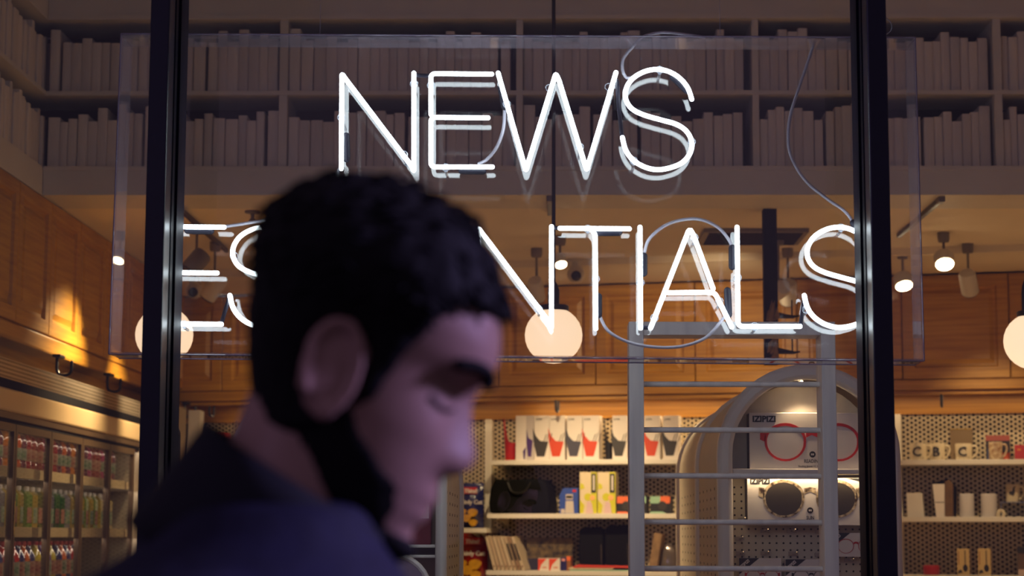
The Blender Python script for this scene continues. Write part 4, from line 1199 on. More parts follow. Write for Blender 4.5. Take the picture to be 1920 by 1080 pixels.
MB().box(-w_ / 2, w_ / 2, -.001, 0, .001, h_ * .36).build('printed_band', C_(40, 36, 60, 'print_dusk'), t)
for x0, x1, wh in ((1009, 1029, 'left'), (1029.5, 1050, 'right')):
    t, w_, h_ = on(x0, x1, 1047, 'c3', 'medicine_box', f'small white and red box, the {wh} of two on the lowest shelf', 'box', 'small white and red boxes')
    cardbox(t, w_, h_, .05, M_CARD)
    MB().prism([(-w_ / 2, .001), (-w_ * .38, .001), (-w_ * .2, h_ * .5), (w_ * .3, h_ * .97), (-w_ / 2, h_ * .97)], -.001, 0).build('printed_swoosh', C_(222, 74, 44, 'print_vermilion'), t)
    MB().box(-w_ * .1, w_ * .3, -.001, 0, h_ * .2, h_ * .32).build('printed_text', C_(210, 140, 120, 'print_pink'), t)
t, w_, h_ = on(1050.5, 1062, 1045, 'c3', 'navy_box', 'small navy box right of the white and red boxes', 'box')
cardbox(t, w_, h_, .05, C_(34, 30, 92, 'card_navy'))
MB().box(-w_ * .3, w_ * .3, -.001, 0, h_ * .72, h_ * .9).build('printed_badge', C_(220, 150, 150, 'print_rose'), t)
t, w_, h_ = on(1062.5, 1070, 1043, 'c3', 'orange_box', 'narrow orange and brown box beside the navy box', 'box')
cardbox(t, w_, h_, .05, C_(150, 92, 50, 'card_rust'))
MB().box(-w_ * .5, w_ * .5, -.001, 0, h_ * .7, h_ * .99).build('printed_top', M_CORAL, t)
for x0, x1, yt, wh in ((1084, 1131, 987, 'left'), (1133, 1181, 983, 'right')):
    t, w_, h_ = on(x0, x1, yt, 'c3', 'black_pouch', f'tall black fabric pouch, the {wh} of two on the lowest shelf', 'pouch', 'black pouches on the lowest shelf', off=OFF_SHELF - .10)
    q = MB().prism([(-.46 * w_, 0), (.46 * w_, 0), (.5 * w_, .5 * h_), (.47 * w_, .92 * h_), (.3 * w_, 1.0 * h_), (0, .965 * h_), (-.25 * w_, 1.0 * h_), (-.46 * w_, .93 * h_), (-.5 * w_, .45 * h_)], 0, .08)
    q.build('pouch_body', M_BLACKM, t, bevel=.01)
    MB().tube([(w_ * .44, -.004, h_ * .06), (w_ * .42, -.004, h_ * .6)], .0015, 6).build('zip', C_(90, 80, 74, 'zip_grey'), t)
for i, (x0, x1, m, nm) in enumerate(((1068, 1180, M_MINT, 'mint'), (1066, 1150, M_PALE, 'cream'), (1074, 1180, C_(214, 70, 56, 'paper_red'), 'red'))):
    s0, _ = PB(x0, 1068, OFF_SHELF - .02); s1, _ = PB(x1, 1068, OFF_SHELF - .02)
    t = thing('gift_card', f'flat {nm} paper lying in front of the black pouches', 'paper', BW((s0 + s1) / 2, OFF_SHELF - .02, ZSH['c3'] + .001 + i * .009), RZB, 'loose papers on the lowest shelf')
    hw_ = (s1 - s0) / 2
    MB().hexa([(-hw_, 0, 0), (hw_, 0, 0), (hw_, .06, 0), (-hw_, .06, 0), (-hw_, 0, .005), (hw_, 0, .005), (hw_ * .9, .06, .010), (-hw_ * .9, .06, .014)]).build('sheet', m, t)
t, w_, h_ = on(1209, 1236, 998, 'c3', 'cardboard_sleeve', 'brown cardboard sleeve leaning right of the ladder rail', 'card')
q = MB().box(-w_ * .28, w_ * .28, 0, .12, .004, h_ * .98); q.xform(Matrix.Rotation(.16, 4, 'Y')); q.build('sleeve', M_KRAFT, t, bevel=.001)
t, w_, h_ = on(1234, 1266, 1018, 'c3', 'glass_paperweight', 'shiny glass dome left of the arched display on the lowest shelf', 'paperweight')
q = MB().lathe([(.45 * w_, 0), (.5 * w_, .02), (.5 * w_, h_ * .3), (.4 * w_, h_ * .75), (.2 * w_, h_ * .97), (.02 * w_, h_)], 18, (0, .06, 0)); q.build('dome', mat('smoke_glass', lin(110, 100, 96), .06, coat=1.0, metal=.4), t, smooth=True)

# chip bags
def chip_bag(px0, px1, py0, zbase, off, main, lab, word2):
    s0, _ = PB(px0, py0, off); s1, z1 = PB(px1, py0, off)
    t = thing('chip_bag', lab, 'chip bag', BW((s0 + s1) / 2, off, zbase), RZB, 'chip bags')
    w_, h_ = s1 - s0, z1 - zbase
    nx, nz = 10, 16; v = []; f = []
    for sd in (-1, 1):
        for j in range(nz + 1):
            for i in range(nx + 1):
                u, vv = i / nx, j / nz
                th = .05 * (math.sin(PI * min(max((vv - .06) / .88, 0), 1)) ** .6) * (math.sin(PI * u) ** .7) + .001
                pinch = 1 - .05 * math.sin(PI * vv)
                v.append(((u - .5) * w_ * pinch, sd * th + .05, vv * h_ + .003 * math.sin(i * 2.3) * (vv > .9)))
    n1 = (nx + 1) * (nz + 1)
    for b_ in (0, n1):
        for j in range(nz):
            for i in range(nx):
                q4 = (b_ + j * (nx + 1) + i, b_ + j * (nx + 1) + i + 1, b_ + (j + 1) * (nx + 1) + i + 1, b_ + (j + 1) * (nx + 1) + i)
                f.append(q4 if b_ == 0 else q4[::-1])
    for j in range(nz):
        for i in (0, nx):
            q4 = (j * (nx + 1) + i, (j + 1) * (nx + 1) + i, n1 + (j + 1) * (nx + 1) + i, n1 + j * (nx + 1) + i); f.append(q4)
    for i in range(nx):
        f.append((i, i + 1, n1 + i + 1, n1 + i)); f.append((nz * (nx + 1) + i, nz * (nx + 1) + i + 1, n1 + nz * (nx + 1) + i + 1, n1 + nz * (nx + 1) + i))
    MB().add(v, f).build('bag_body', main, t, smooth=True)
    yf = -.004
    text('Thins!', h_ * .12, t, (w_ * .02, yf, h_ * .78), M_CARD, ext=.002, bold=.0012, shear=.2)
    MB().box(-w_ * .36, w_ * .3, yf + .003, yf + .006, h_ * .755, h_ * .90).build('printed_banner', M_RED, t)
    text(word2, h_ * .13, t, (w_ * .02, yf, h_ * .53), M_CARD, ext=.002, bold=.0006)
    rr = random.Random(len(lab))
    M_CHIP = mat('chip_gold', lin(214, 156, 34), .45, noise=.3, nscale=(60, 60, 60))
    for (cx_, cz_, ra) in ((.12, .34, .21), (-.16, .22, .2), (.14, .12, .18), (-.3, .36, .14)):
        n = 14
        MB().prism([(cx_ * w_ + ra * w_ * (1 + .15 * math.sin(3 * a_)) * math.cos(a_), cz_ * h_ + ra * .8 * w_ * math.sin(a_)) for a_ in [2 * PI * k / n for k in range(n)]], yf - .002 * rr.random(), yf + .008).build('printed_chip', M_CHIP, t)
M_FOILB = mat('foil_navy', lin(24, 30, 84), .25, coat=.5); M_FOILR = mat('foil_maroon', lin(132, 18, 20), .25, coat=.5)
chip_bag(860, 903, 905, ZSH['l2'], OFF_SHELF - .12, M_FOILB, 'navy foil chip bag with gold chips above the maroon one', 'Thinly Cut')
_, zlow = PB(890, 1090, OFF_SHELF)
chip_bag(857, 912, 999, zlow, OFF_SHELF - .12, M_FOILR, 'maroon foil chip bag with gold chips below the navy one', 'Thinly Cut')
s0, _ = PB(852, 1000, OFF_SHELF); s1, _ = PB(911, 1000, OFF_SHELF)
t = thing('wall_shelf', 'short white shelf carrying the maroon chip bag', 'shelf', BW((s0 + s1) / 2, OFF_SHELF, zlow), RZB, 'white shelves on the back wall')
MB().box(-(s1 - s0) / 2, (s1 - s0) / 2, 0, .27, -.026, 0).build('board', M_SHELFW, t, bevel=.002)
# red cartons in the left corner behind the shoulder
for k, (x0, x1) in enumerate(((366, 392), (393, 420))):
    s0, _ = PB(x0, 812, OFF_SHELF); s1, zt_ = PB(x1, 812, OFF_SHELF)
    t = thing('red_carton', f'red carton in the left shop corner, {"left" if k == 0 else "right"} one above the person\'s collar', 'box', BW((s0 + s1) / 2, OFF_SHELF, zt_ - .3), RZB, 'red cartons in the corner')
    cardbox(t, s1 - s0, .3, .1, M_REDP)
    MB().box(-.03, .03, -.001, 0, .05, .12).build('printed_panel', M_CARD, t)
s0, _ = PB(345, 812, OFF_SHELF); s1, zt_ = PB(640, 812, OFF_SHELF)
t = thing('wall_shelf', 'white wall shelf behind the walking person, carrying red cartons', 'shelf', BW((s0 + s1) / 2, OFF_SHELF, zt_ - .3), RZB, 'white shelves on the back wall')
MB().box(-(s1 - s0) / 2, (s1 - s0) / 2, 0, .27, -.026, 0).build('board', M_SHELFW, t, bevel=.002)

# right-hand shelves : mugs
M_CHINA = mat('cream_china', lin(220, 204, 172), .25, coat=.3)
def mug(px0, px1, pyt, key, lab, letter=None, side=1, off=OFF_SHELF - .04, grp='letter mugs on the top right shelf', zadd=0, body=M_CHINA):
    t, w_, h_ = on(px0, px1, pyt, key, 'mug', lab, 'mug', grp, off)
    if zadd: t.location.z = zadd; h_ = PB(px0, pyt, off)[1] - zadd
    r = w_ / 2
    MB().lathe([(r * .93, 0), (r, .006), (r, h_ - .003), (r * .97, h_), (r * .9, h_ - .003), (r * .9, .008)], 24, (0, r, 0)).build('mug_body', body, t, smooth=True)
    pth = bez([(side * r * .95, r, h_ * .85), (side * r * 1.45, r, h_ * .84), (side * r * 1.62, r, h_ * .6), (side * r * 1.35, r, h_ * .3), (side * r * .95, r, h_ * .14)], 6)
    MB().tube(pth, h_ * .055, 8).build('handle', body, t, smooth=True)
    if letter:
        tt = text(letter, h_ * .78, t, (-r * .12, -.002, h_ * .24), M_INK, ext=.006, bold=.001)
        text('1', h_ * .16, t, (r * .62, r * .22 - .002, h_ * .08), M_INK, ext=.005)
    return t, r, h_
mug(1705, 1736, 830.5, 'r1', 'cream mug lettered C, leftmost on the top right shelf', 'C')
mug(1742, 1771, 830.5, 'r1', 'cream mug lettered B behind the leftmost C mug handle', 'B', off=OFF_SHELF - .10)
mug(1790, 1822, 831, 'r1', 'cream mug lettered C in front of the tan box', 'C')
t, w_, h_ = on(1781, 1823, 805, 'r1', 'tan_box', 'plain tan box with gold top edge behind the second C mug', 'box', off=OFF_SHELF - .15)
cardbox(t, w_, h_, .09, C_(128, 104, 66, 'card_tan'))
MB().box(-w_ / 2, w_ / 2, -.001, .02, h_, h_ + .004).build('gold_edge', mat('gold_foil', lin(210, 165, 70), .3, metal=.8), t)
M_PATCH = mat('china_painted', lin(206, 186, 152), .3, noise=1, col2=lin(140, 96, 60), nscale=(45, 45, 45))
mug(1853, 1879, 828, 'r1', 'painted mug in front of the pink-topped gift box', None, body=M_PATCH, grp=None)
t, w_, h_ = on(1848, 1893, 816, 'r1', 'gift_box', 'dark gift box with pink top behind the painted mug', 'box', off=OFF_SHELF - .13)
cardbox(t, w_, h_, .1, C_(40, 34, 40, 'card_plum_dark'))
MB().box(-w_ / 2, w_ / 2, -.0012, 0, h_ * .78, h_).build('printed_top', C_(168, 84, 70, 'card_salmon'), t)
MB().box(-w_ * .45, -w_ * .2, -.0012, 0, .004, h_ * .45).build('printed_panel', C_(44, 66, 110, 'print_blue'), t)
MB().box(w_ * .1, w_ * .48, -.0012, 0, .002, h_ * .3).build('printed_panel', C_(190, 80, 40, 'print_rust'), t)
t, w_, h_ = on(1902, 1936, 834, 'r1', 'red_box', 'red box at the right end of the mug shelf', 'box')
cardbox(t, w_, h_, .1, C_(176, 46, 50, 'card_rosered'))
MB().box(-w_ * .35, -w_ * .15, -.001, 0, h_ * .6, h_ * .75).build('printed_badge', C_(210, 120, 60, 'print_amber'), t)
# canisters
t, w_, h_ = on(1699, 1732, 924, 'r2', 'white_planter', 'tapered white block leaning left end of the canister shelf', 'block')
MB().hexa([(-.46 * w_, 0, 0), (.5 * w_, 0, 0), (.5 * w_, .09, 0), (-.46 * w_, .09, 0), (-.5 * w_, .005, h_), (.4 * w_, .005, h_), (.4 * w_, .08, h_), (-.5 * w_, .08, h_)]).build('block', M_SHELFW, t, bevel=.003)
t, w_, h_ = on(1748, 1788, 899, 'r2', 'tea_caddy', 'tall white and bronze tea packet with black frame on the canister shelf', 'packet')
MB().hexa([(-.36 * w_, 0, 0), (.04 * w_, 0, 0), (.04 * w_, .06, 0), (-.36 * w_, .06, 0), (-.5 * w_, 0, h_ * .88), (.06 * w_, 0, h_ * .88), (.06 * w_, .06, h_ * .88), (-.5 * w_, .06, h_ * .88)]).build('white_panel', M_CARD, t)
MB().prism([(.06 * w_, 0), (.44 * w_, 0), (.46 * w_, h_ * .86), (.3 * w_, h_), (.08 * w_, h_ * .94)], .0, .06).build('bronze_panel', mat('bronze_foil', lin(120, 88, 44), .35, noise=.4, nscale=(20, 20, 20)), t)
MB().prism([(-.42 * w_, 0), (.55 * w_, 0), (.62 * w_, h_ * .8), (.2 * w_, h_ * 1.02), (-.56 * w_, h_ * .92)], .061, .08).build('black_sleeve', M_BLACKM, t)
MB().box(-.40 * w_, .05 * w_, -.001, 0, h_ * .38, h_ * .395).build('fold_line', M_INK, t)
for x0, x1, wh in ((1797, 1826, 'left'), (1838, 1869, 'right')):
    t, w_, h_ = on(x0, x1, 926, 'r2', 'canister', f'plain white canister, the {wh} of the pair on the middle right shelf', 'canister', 'white canisters')
    r = w_ / 2
    MB().lathe([(r * .94, 0), (r, .006), (r, h_ * .985), (r * .95, h_), (r * .2, h_ * 1.004)], 28, (0, r, 0)).build('canister_body', mat('canister_white', lin(210, 204, 202), .4), t, smooth=True)
    MB().lathe([(r * .9, h_ * .998), (r * .9, h_ * 1.012), (r * .85, h_ * 1.016)], 28, (0, r, 0)).build('lid', M_SHELFW, t, smooth=True)
t, w_, h_ = on(1870, 1883, 957, 'r2', 'white_ornament', 'small white curled ornament right of the canisters', 'ornament')
MB().tube(bez([(-.4 * w_, .02, .004), (-.3 * w_, .02, h_ * .8), (.1 * w_, .02, h_ * .95), (.45 * w_, .02, h_ * .6), (.35 * w_, .02, .004)], 6), .009, 10, round_ends=True).build('curl', M_CHINA, t, smooth=True)
off_ = OFF_SHELF - .14
s0, z0_ = PB(1876, 941, off_); s1, _ = PB(1926, 941, off_)
t = thing('acrylic_riser', 'clear riser carrying the stag mug at the right edge', 'riser', BW((s0 + s1) / 2, off_, ZSH['r2']), RZB)
w_ = s1 - s0; h_ = z0_ - ZSH['r2']
MB().box(-w_ / 2, w_ / 2, 0, .12, h_ - .006, h_).build('top_plate', M_CLIP, t)
for x in (-w_ / 2, w_ / 2 - .005): MB().box(x, x + .005, 0, .12, 0, h_ - .006).build('leg', M_CLIP, t)
t, r, h_ = mug(1885, 1911, 908, 'r2', 'cream mug printed with a black stag on the clear riser', None, off=off_ - .01, grp=None, zadd=z0_)
MB().prism([(-.5 * r, h_ * .45), (.1 * r, h_ * .35), (.35 * r, h_ * .5), (.3 * r, h_ * .75), (.5 * r, h_ * .9), (.1 * r, h_ * .82), (0, h_ * .62), (-.5 * r, h_ * .58)], -.004, .012).build('printed_stag', M_INK, t)
# lowest right shelf
t, w_, h_ = on(1730, 1761, 1062, 'r3', 'red_tin', 'round red tin on the lowest right shelf', 'tin')
r = w_ / 2
MB().lathe([(r * .96, 0), (r, .004), (r, h_ * .7), (r * 1.03, h_ * .72), (r * 1.03, h_), (r * .9, h_ + .002)], 24, (0, r, 0)).build('tin_body', M_REDP, t, smooth=True)
MB().lathe([(r * .95, h_ + .001), (r * .9, h_ + .006)], 24, (0, r, 0)).build('lid', M_REDP, t, smooth=True)
for x0, x1, wh in ((1794, 1817, 'left'), (1833, 1857, 'right')):
    t, w_, h_ = on(x0, x1, 1029, 'r3', 'spoon_box', f'narrow cream box printed with a black spoon, the {wh} of two', 'box', 'spoon boxes on the lowest right shelf')
    cardbox(t, w_, h_, .05, C_(206, 178, 122, 'card_cream'))
    MB().box(w_ * .12, w_ * .2, -.001, 0, h_ * .38, h_ * .94).build('printed_handle', M_INK, t)
    MB().prism([(w_ * .16 + w_ * .2 * math.cos(a_), h_ * .27 + h_ * .14 * math.sin(a_)) for a_ in [2 * PI * k / 14 for k in range(14)]], -.001, 0).build('printed_bowl', M_INK, t)
    MB().box(-w_ * .4, -w_ * .34, -.001, 0, h_ * .4, h_ * .9).build('printed_text', C_(150, 90, 60, 'print_sienna'), t)
    MB().prism([(-w_ * .45, h_ * .06), (-w_ * .05, h_ * .1), (-w_ * .2, h_ * .22), (-w_ * .4, h_ * .18)], -.001, 0).build('printed_leaf', M_CHAR, t)
t, w_, h_ = on(1908, 1944, 1026, 'r3', 'brown_box', 'brown box with dark lid at the right picture edge, lowest shelf', 'box')
cardbox(t, w_, h_ * .8, .1, C_(96, 74, 56, 'card_brown'))
MB().box(-w_ / 2 - .003, w_ / 2 + .003, -.003, .1, h_ * .8, h_).build('lid', M_INK, t)
MB().box(-w_ / 2, w_ / 2, -.0012, 0, 0.001, h_ * .22).build('printed_band', C_(206, 180, 168, 'print_blush'), t)

# =================================================================== THE PERSON WALKING PAST THE WINDOW
PY = 1.5
ear = P(645, 690, 1.43)
HC = Vector((ear.x, PY, ear.z))
TILT = math.radians(25)
HM = Matrix.Translation(HC) @ Matrix.Rotation(TILT, 4, 'Y')
person = thing('person', 'person in a navy jacket walking past the window with bowed head', 'person', (-.25, PY, 0))
PLC = Vector(person.location)
def ppart(q, name, m, par=None, vox=None, smooth=2, sub=0):
    q.xform(Matrix.Translation(-PLC))
    o = q.build(name, m, par or person, smooth=False)
    o.data.shade_smooth()
    if vox:
        r = o.modifiers.new('remesh', 'REMESH'); r.mode = 'VOXEL'; r.voxel_size = vox; r.use_smooth_shade = True
    if smooth:
        s_ = o.modifiers.new('smooth', 'SMOOTH'); s_.iterations = smooth; s_.factor = .5
    return o
# head sections: z, front x (without nose), back x, half width, x of greatest width
HS = [(-.118, .070, .030, .010, .05), (-.114, .086, .008, .026, .045), (-.104, .095, -.008, .037, .035), (-.085, .094, -.026, .050, .02), (-.065, .096, -.040, .057, .01), (-.045, .095, -.052, .062, .005), (-.02, .091, -.068, .067, 0),
      (.005, .087, -.080, .070, -.005), (.022, .086, -.086, .072, -.008), (.042, .096, -.091, .074, -.01), (.060, .096, -.093, .0755, -.012), (.080, .088, -.090, .072, -.012), (.098, .072, -.078, .062, -.01), (.112, .050, -.060, .047, -.008), (.121, .026, -.038, .029, -.008), (.126, .002, -.014, .008, -.006)]
HZ = np.array([h[0] for h in HS])
def hsec(z): return [float(np.interp(z, HZ, np.array([h[k] for h in HS]))) for k in range(1, 5)]
def g(x, s): return math.exp(-x * x / (2 * s * s))
def head_pt(phi, z, off=0.0, feat=True):
    fr, bk, w_, xc = hsec(z)
    c, s = math.cos(phi), math.sin(phi)
    e = .92
    cx = math.copysign(abs(c) ** e, c); sy = math.copysign(abs(s) ** e, s)
    x = xc + (fr - xc) * cx if c > 0 else xc + (xc - bk) * cx
    y = w_ * sy
    if feat and c > 0:
        # nose
        nz = float(np.interp(z, [-.042, -.036, -.028, -.018, -.005, .012, .026, .036], [0, .010, .020, .0225, .017, .010, .005, 0]))
        nw = float(np.interp(z, [-.04, -.025, 0, .03], [.015, .0125, .009, .008]))
        x += nz * g(y, nw) + .006 * g(abs(y) - .015, .006) * g(z + .028, .007)
        # sockets, lids, brow, cheekbones, lips, chin
        x -= .012 * g(abs(y) - .033, .014) * g(z - .018, .011)
        x += .006 * g(abs(y) - .033, .011) * g(z - .012, .007)
        x += .004 * g(abs(y) - .028, .02) * g(z - .042, .008)
        x += .003 * g(abs(y) - .045, .014) * g(z + .012, .012)
        x += .0045 * g(y, .019) * (g(z + .060, .0045) + g(z + .074, .005)) - .004 * g(y, .02) * g(z + .067, .0022)
        x -= .003 * g(y, .02) * g(z + .088, .007)
        x += .005 * g(y, .016) * g(z + .104, .008)
    v = Vector((x, y, z))
    if off:
        nrm = Vector((c / max(fr, .03) if c > 0 else c / max(-bk, .03), s / max(w_, .03), 0))
        nrm.normalize()
        k = max(0.0, min(1.0, (z - .06) / .066))
        nrm = (nrm * (1 - k ** 2) + Vector((0, 0, 1)) * (k ** 1.5 + .05)).normalized()
        if z < -.09: nrm = (nrm + Vector((0, 0, -1)) * ((-.09 - z) / .02)).normalized()
        v += nrm * off
    return v
def head_grid(offf, n=72, m=64):
    v = []; f = []
    zs = [HZ[0] + (HZ[-1] - HZ[0]) * (.5 - .5 * math.cos(PI * j / m)) for j in range(m + 1)]
    for z in zs:
        for k in range(n):
            ph = 2 * PI * k / n - PI
            v.append(head_pt(ph, z, offf(ph, z)))
    for j in range(m):
        for k in range(n):
            f.append((j * n + k, j * n + (k + 1) % n, (j + 1) * n + (k + 1) % n, (j + 1) * n + k))
    f.append(tuple(range(n - 1, -1, -1))); f.append(tuple(m * n + k for k in range(n)))
    return MB().add(v, f)
def ellipsoid(c, rx, ry, rz, rot=None, n=16):
    q = MB(); v = []; f = []
    for j in range(n + 1):
        th = PI * j / n
        for k in range(n):
            ph = 2 * PI * k / n
            p = Vector((rx * max(math.sin(th), .02) * math.cos(ph), ry * max(math.sin(th), .02) * math.sin(ph), -rz * math.cos(th)))
            if rot: p = rot @ p
            v.append(p + Vector(c))
    for j in range(n):
        for k in range(n): f.append((j * n + k, j * n + (k + 1) % n, (j + 1) * n + (k + 1) % n, (j + 1) * n + k))
    f.append(tuple(range(n - 1, -1, -1))); f.append(tuple(n * n + k for k in range(n)))
    return q.add(v, f)
def loft(secs, n=28):
    """secs: (centre, half-axis vector a, half-axis vector b)"""
    v = []; f = []
    for c, a, b in secs:
        for k in range(n):
            t = 2 * PI * k / n
            v.append(Vector(c) + Vector(a) * math.cos(t) + Vector(b) * math.sin(t))
    m = len(secs)
    for j in range(m - 1):
        for k in range(n): f.append((j * n + k, j * n + (k + 1) % n, (j + 1) * n + (k + 1) % n, (j + 1) * n + k))
    f.append(tuple(range(n - 1, -1, -1))); f.append(tuple((m - 1) * n + k for k in range(n)))
    return MB().add(v, f)
def hz(cx, z, rx, ry): return ((cx, PY, z), (rx, 0, 0), (0, ry, 0))
body = head_grid(lambda p, z: 0.0)
for s in (-1, 1):
    rot = Matrix.Rotation(-s * .35, 3, 'Z') @ Matrix.Rotation(-.15, 3, 'Y')
    e = ellipsoid((-.008, s * .077, -.006), .021, .007, .036, rot); body.add(e.v, e.f)
    rim = [rot @ Vector((.021 * math.cos(a) * (1.0 if a < 3 else .9), s * .005, .035 * math.sin(a))) + Vector((-.009, s * .080, -.004)) for a in [(-.9 + k * .26) for k in range(19)]]
    e = MB().tube(rim, .0042, 8, round_ends=True); body.add(e.v, e.f)
    e = ellipsoid((.002, s * .078, -.034), .008, .005, .009); body.add(e.v, e.f)
body.xform(HM)
# neck and trunk
na = HM @ Vector((-.022, 0, .0)); nb_ = P(545, 905, PY); nbv = Vector((nb_.x, PY, nb_.z))
ax = (na - nbv).normalized(); pr_ = Vector((ax.z, 0, -ax.x))
body_add = [((na), pr_ * .052, Vector((0, .052, 0))), ((na * .6 + nbv * .4), pr_ * .051, Vector((0, .054, 0))), (nbv, pr_ * .055, Vector((0, .062, 0))), (nbv - ax * .05, pr_ * .065, Vector((0, .068, 0)))]
e = loft(body_add); body.add(e.v, e.f)
e = loft([hz(-.26, .86, .11, .16), hz(-.26, .98, .115, .165), hz(-.255, 1.1, .10, .145), hz(-.24, 1.28, .12, .165), hz(-.225, 1.38, .11, .165), hz(-.22, 1.44, .085, .12), hz(-.21, 1.49, .06, .075)]); body.add(e.v, e.f)
# arms and legs; hands with five fingers
LEGS = {-1: [(-.25, PY - .09, .92), (-.12, PY - .09, .50), (-.03, PY - .09, .09)], 1: [(-.27, PY + .09, .92), (-.36, PY + .09, .49), (-.62, PY + .09, .14)]}
ARMS = {-1: [(-.235, PY - .18, 1.37), (-.31, PY - .245, 1.15), (-.20, PY - .235, .91)], 1: [(-.235, PY + .18, 1.37), (-.26, PY + .245, 1.15), (-.10, PY + .235, .95)]}
for s in (-1, 1):
    a = ARMS[s]; e = MB().tube(bez(a, 5), [.05 - .0023 * k for k in range(11)], 14, round_ends=True); body.add(e.v, e.f)
    l = LEGS[s]; e = MB().tube(bez(l, 6), [.085 - .004 * k for k in range(13)], 16, round_ends=True); body.add(e.v, e.f)
    w0 = Vector(a[2]); d = (Vector(a[2]) - Vector(a[1])).normalized()
    down = (d + Vector((0, 0, -.9))).normalized()
    fwd = Vector((0, -s, 0)).cross(down) * s
    if fwd.x < 0: fwd = -fwd
    palm = w0 + down * .055
    e = loft([(w0 + down * t_, fwd * r1, Vector((0, r2, 0))) for t_, r1, r2 in ((-.01, .026, .02), (.02, .032, .018), (.06, .041, .016), (.095, .04, .013))], 16); body.add(e.v, e.f)
    for k, (o_, ln) in enumerate(((.03, .07), (.01, .078), (-.011, .072), (-.031, .056))):
        b_ = w0 + down * .09 + fwd * o_
        cur = Vector((0, -s * .35, 0))
        pts = [b_, b_ + (down + cur * .2) * ln * .45, b_ + (down + cur * .7) * ln * .75, b_ + (down * .9 + cur * 1.3) * ln]
        e = MB().tube(pts, [.009, .0086, .008, .007], 8, round_ends=True); body.add(e.v, e.f)
    th_ = [w0 + down * .03 + fwd * .028, w0 + down * .055 + fwd * .052, w0 + down * .085 + fwd * .060 + Vector((0, -s * .01, 0)), w0 + down * .105 + fwd * .058 + Vector((0, -s * .018, 0))]
    e = MB().tube(th_, [.013, .011, .0095, .008], 8, round_ends=True); body.add(e.v, e.f)
M_SKIN = mat('skin', lin(186, 146, 132), .5, noise=.1, nscale=(18, 18, 18))
ppart(body, 'body', M_SKIN, vox=.0036, smooth=3)
# hair: shell over the skull, buried under the skin outside the hairline
def smooth01(x): x = max(0.0, min(1.0, x)); return x * x * (3 - 2 * x)
def hair_off(ph, z):
    p = head_pt(ph, z, feat=False)
    front = float(np.interp(z, [-.12, -.075, -.05, -.01, .03, .06, .082, .092], [-.2, -.035, .0, .028, .036, .044, .058, .2]))
    if abs(p.y) < .03: front = min(front, float(np.interp(z, [.0, .078, .09], [.03, .05, .2])))
    inside = smooth01((front - p.x) / .008 + .5) * smooth01((z + .082) / .012)
    earz = g(p.x + .008, .016) * g(z + .004, .022) if abs(p.y) > .05 else 0
    th = .008 + .018 * smooth01((z - .02) / .08) + .004 * smooth01((-p.x) / .06)
    th *= 1 - .55 * smooth01((p.x - .02) / .05)
    th += .0012 * math.sin(ph * 17 + z * 160) + .0010 * math.sin(ph * 31 - z * 90)
    return -.006 + (th + .006) * inside * (1 - .9 * min(1, earz * 1.3))
M_HAIR = mat('dark_hair', (.006, .005, .006), .75, noise=.4, nscale=(140, 30, 30), bump=.2, spec=.25)
hr = head_grid(hair_off, 96, 80); hr.xform(HM)
hair = ppart(hr, 'hair', M_HAIR, smooth=1)
# loose locks over the cap
rl_ = random.Random(3); q = MB()
for k in range(450):
    ph = rl_.uniform(-PI, PI); z = rl_.uniform(.03, .124)
    if hair_off(ph, z) < .008: continue
    p0 = head_pt(ph, z, hair_off(ph, z) - .003)
    dirv = Vector(((-.012 if p0.x > .03 else .016) - .01 * rl_.random(), rl_.uniform(-.008, .008), rl_.uniform(.0, .010)))
    nrm = (p0 - Vector((0, 0, .03))).normalized()
    pts = [p0 - dirv * .6, p0 + nrm * .004, p0 + dirv * .7 + nrm * .004, p0 + dirv * 1.2 - nrm * .002]
    q.tube(pts, [.001, .002, .0018, .0005], 5)
q.xform(HM); stuff(ppart(q, 'hair_locks', M_HAIR, hair, smooth=0))
hair.children[0].location = (0, 0, 0)
def beard_off(ph, z):
    p = head_pt(ph, z, feat=False)
    jaw = smooth01((p.x + .022) / .02 + .5) * smooth01((float(np.interp(p.x, [0, .03, .06, .085, .1], [.0, -.035, -.055, -.062, -.047])) - z) / .012 + .5)
    lips = g(p.y, .017) * g(z + .067, .0075)
    lips = 1 - min(1, lips * 1.4)
    jaw *= max(smooth01((.082 - p.x) / .04 + .5), smooth01((-.092 - z) / .012 + .5))
    return -.005 + (.0066 + .0012 * math.sin(ph * 40 + z * 300)) * jaw * lips
bd = head_grid(beard_off, 96, 80); bd.xform(HM)
ppart(bd, 'beard', M_HAIR, smooth=1)
for s in (-1, 1):
    br = [head_pt(math.atan2(yy / .074, 1) if False else math.asin(min(.99, yy / .074)) * s, zz, .0025) for yy, zz in ((.012, .036), (.024, .043), (.038, .044), (.05, .038))]
    q = MB().tube(bez(br, 5), [.003] + [.0048] * 14 + [.0022], 8, round_ends=True); q.xform(HM)
    ppart(q, 'eyebrow', M_HAIR, smooth=0)
    ls = [head_pt(math.asin(min(.99, yy / .072)) * s, zz, .0012) for yy, zz in ((.020, .008), (.028, .0055), (.038, .0055), (.046, .009))]
    q = MB().tube(bez(ls, 5), .0016, 6, round_ends=True); q.xform(HM)
    ppart(q, 'eyelashes', M_HAIR, smooth=0)
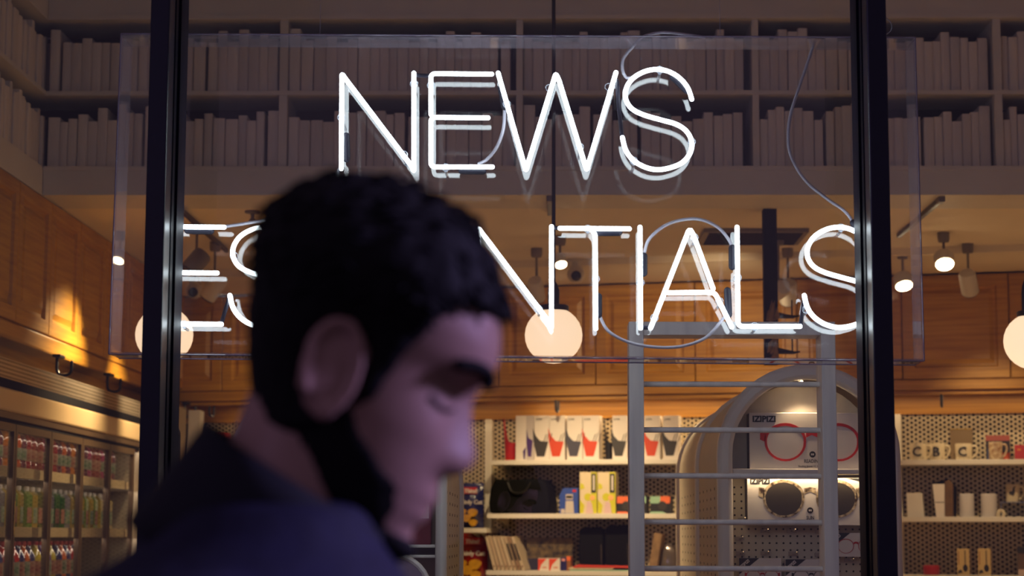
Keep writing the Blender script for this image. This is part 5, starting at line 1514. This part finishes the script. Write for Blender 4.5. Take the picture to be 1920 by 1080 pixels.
# jacket
M_JACK = mat('navy_cloth', (.007, .006, .040), .8, noise=.25, nscale=(40, 40, 40), bump=.2)
M_COLL = mat('collar_cloth', (.004, .004, .012), .8, noise=.2, nscale=(40, 40, 40))
J = loft([hz(-.26, .80, .165, .215), hz(-.26, .95, .16, .21), hz(-.255, 1.1, .145, .195), hz(-.24, 1.28, .155, .215), hz(-.228, 1.38, .148, .228), hz(-.238, 1.425, .148, .205), hz(-.232, 1.46, .13, .17), hz(-.215, 1.49, .096, .12), hz(-.205, 1.525, .08, .085)])
for s in (-1, 1):
    e = MB().tube(bez([(-.235, PY + s * .15, 1.40)] + [Vector(p) - Vector((0, 0, 0)) for i_, p in enumerate(ARMS[s])], 5), [.078, .078, .078, .078, .077, .075, .073, .071, .069, .067, .064, .061, .057, .053, .049, .046], 18); J.add(e.v, e.f)
jk = ppart(J, 'jacket', M_JACK, vox=.009, smooth=6)
cb, cf = P(372, 812, PY), P(728, 1036, PY)
cc_ = Vector(((cb.x + cf.x) / 2, PY, (cb.z + cf.z) / 2)); ca = (Vector((cf.x, PY, cf.z)) - Vector((cb.x, PY, cb.z))) / 2
cn_ = Vector((-ca.z, 0, ca.x)).normalized()
if cn_.z < 0: cn_ = -cn_
v = []; f = []; n = 40
rows_ = [(1.0, .012, 1), (1.02, -.012, 1), (1.06, -.05, 1), (1.12, -.085, 1), (1.02, -.085, .9), (.93, -.05, .93), (.93, -.012, .93), (.96, .012, .96)]
for sc, dn, _ in rows_:
    for k in range(n):
        t = 2 * PI * k / n
        v.append(cc_ + ca * math.cos(t) * sc + Vector((0, .080 * sc, 0)) * math.sin(t) + cn_ * dn)
for j in range(len(rows_)):
    for k in range(n):
        j2 = (j + 1) % len(rows_)
        f.append((j * n + k, j * n + (k + 1) % n, j2 * n + (k + 1) % n, j2 * n + k))
ppart(MB().add(v, f), 'collar', M_COLL, jk, smooth=1)
# trousers and shoes
M_TROU = mat('dark_trousers', (.012, .012, .02), .85, noise=.2, nscale=(40, 40, 40))
Tq = loft([hz(-.26, .78, .13, .185), hz(-.26, .9, .135, .19), hz(-.26, 1.0, .12, .17)])
for s in (-1, 1):
    e = MB().tube(bez(LEGS[s], 6), [.108 - .0034 * k for k in range(13)], 18); Tq.add(e.v, e.f)
ppart(Tq, 'trousers', M_TROU, vox=.011, smooth=4)
for s in (-1, 1):
    f0 = Vector(LEGS[s][2]); tip = .0 if s < 0 else -.55
    rot = Matrix.Rotation(0 if s < 0 else .5, 4, 'Y')
    q = loft([((0, 0, .05), (0, .03, 0), (0, 0, .04))] if False else [((-.085, 0, .04), (0, .022, 0), (0, 0, .03)), ((-.07, 0, .05), (0, .036, 0), (0, 0, .05)), ((.0, 0, .05), (0, .042, 0), (0, 0, .05)), ((.08, 0, .038), (0, .047, 0), (0, 0, .038)), ((.15, 0, .030), (0, .042, 0), (0, 0, .029)), ((.185, 0, .022), (0, .02, 0), (0, 0, .018))], 16)
    q.xform(Matrix.Translation((f0.x, f0.y, 0.0 if s < 0 else .075)) @ rot)
    sh = ppart(q, 'shoe', M_BLACKM, smooth=1)
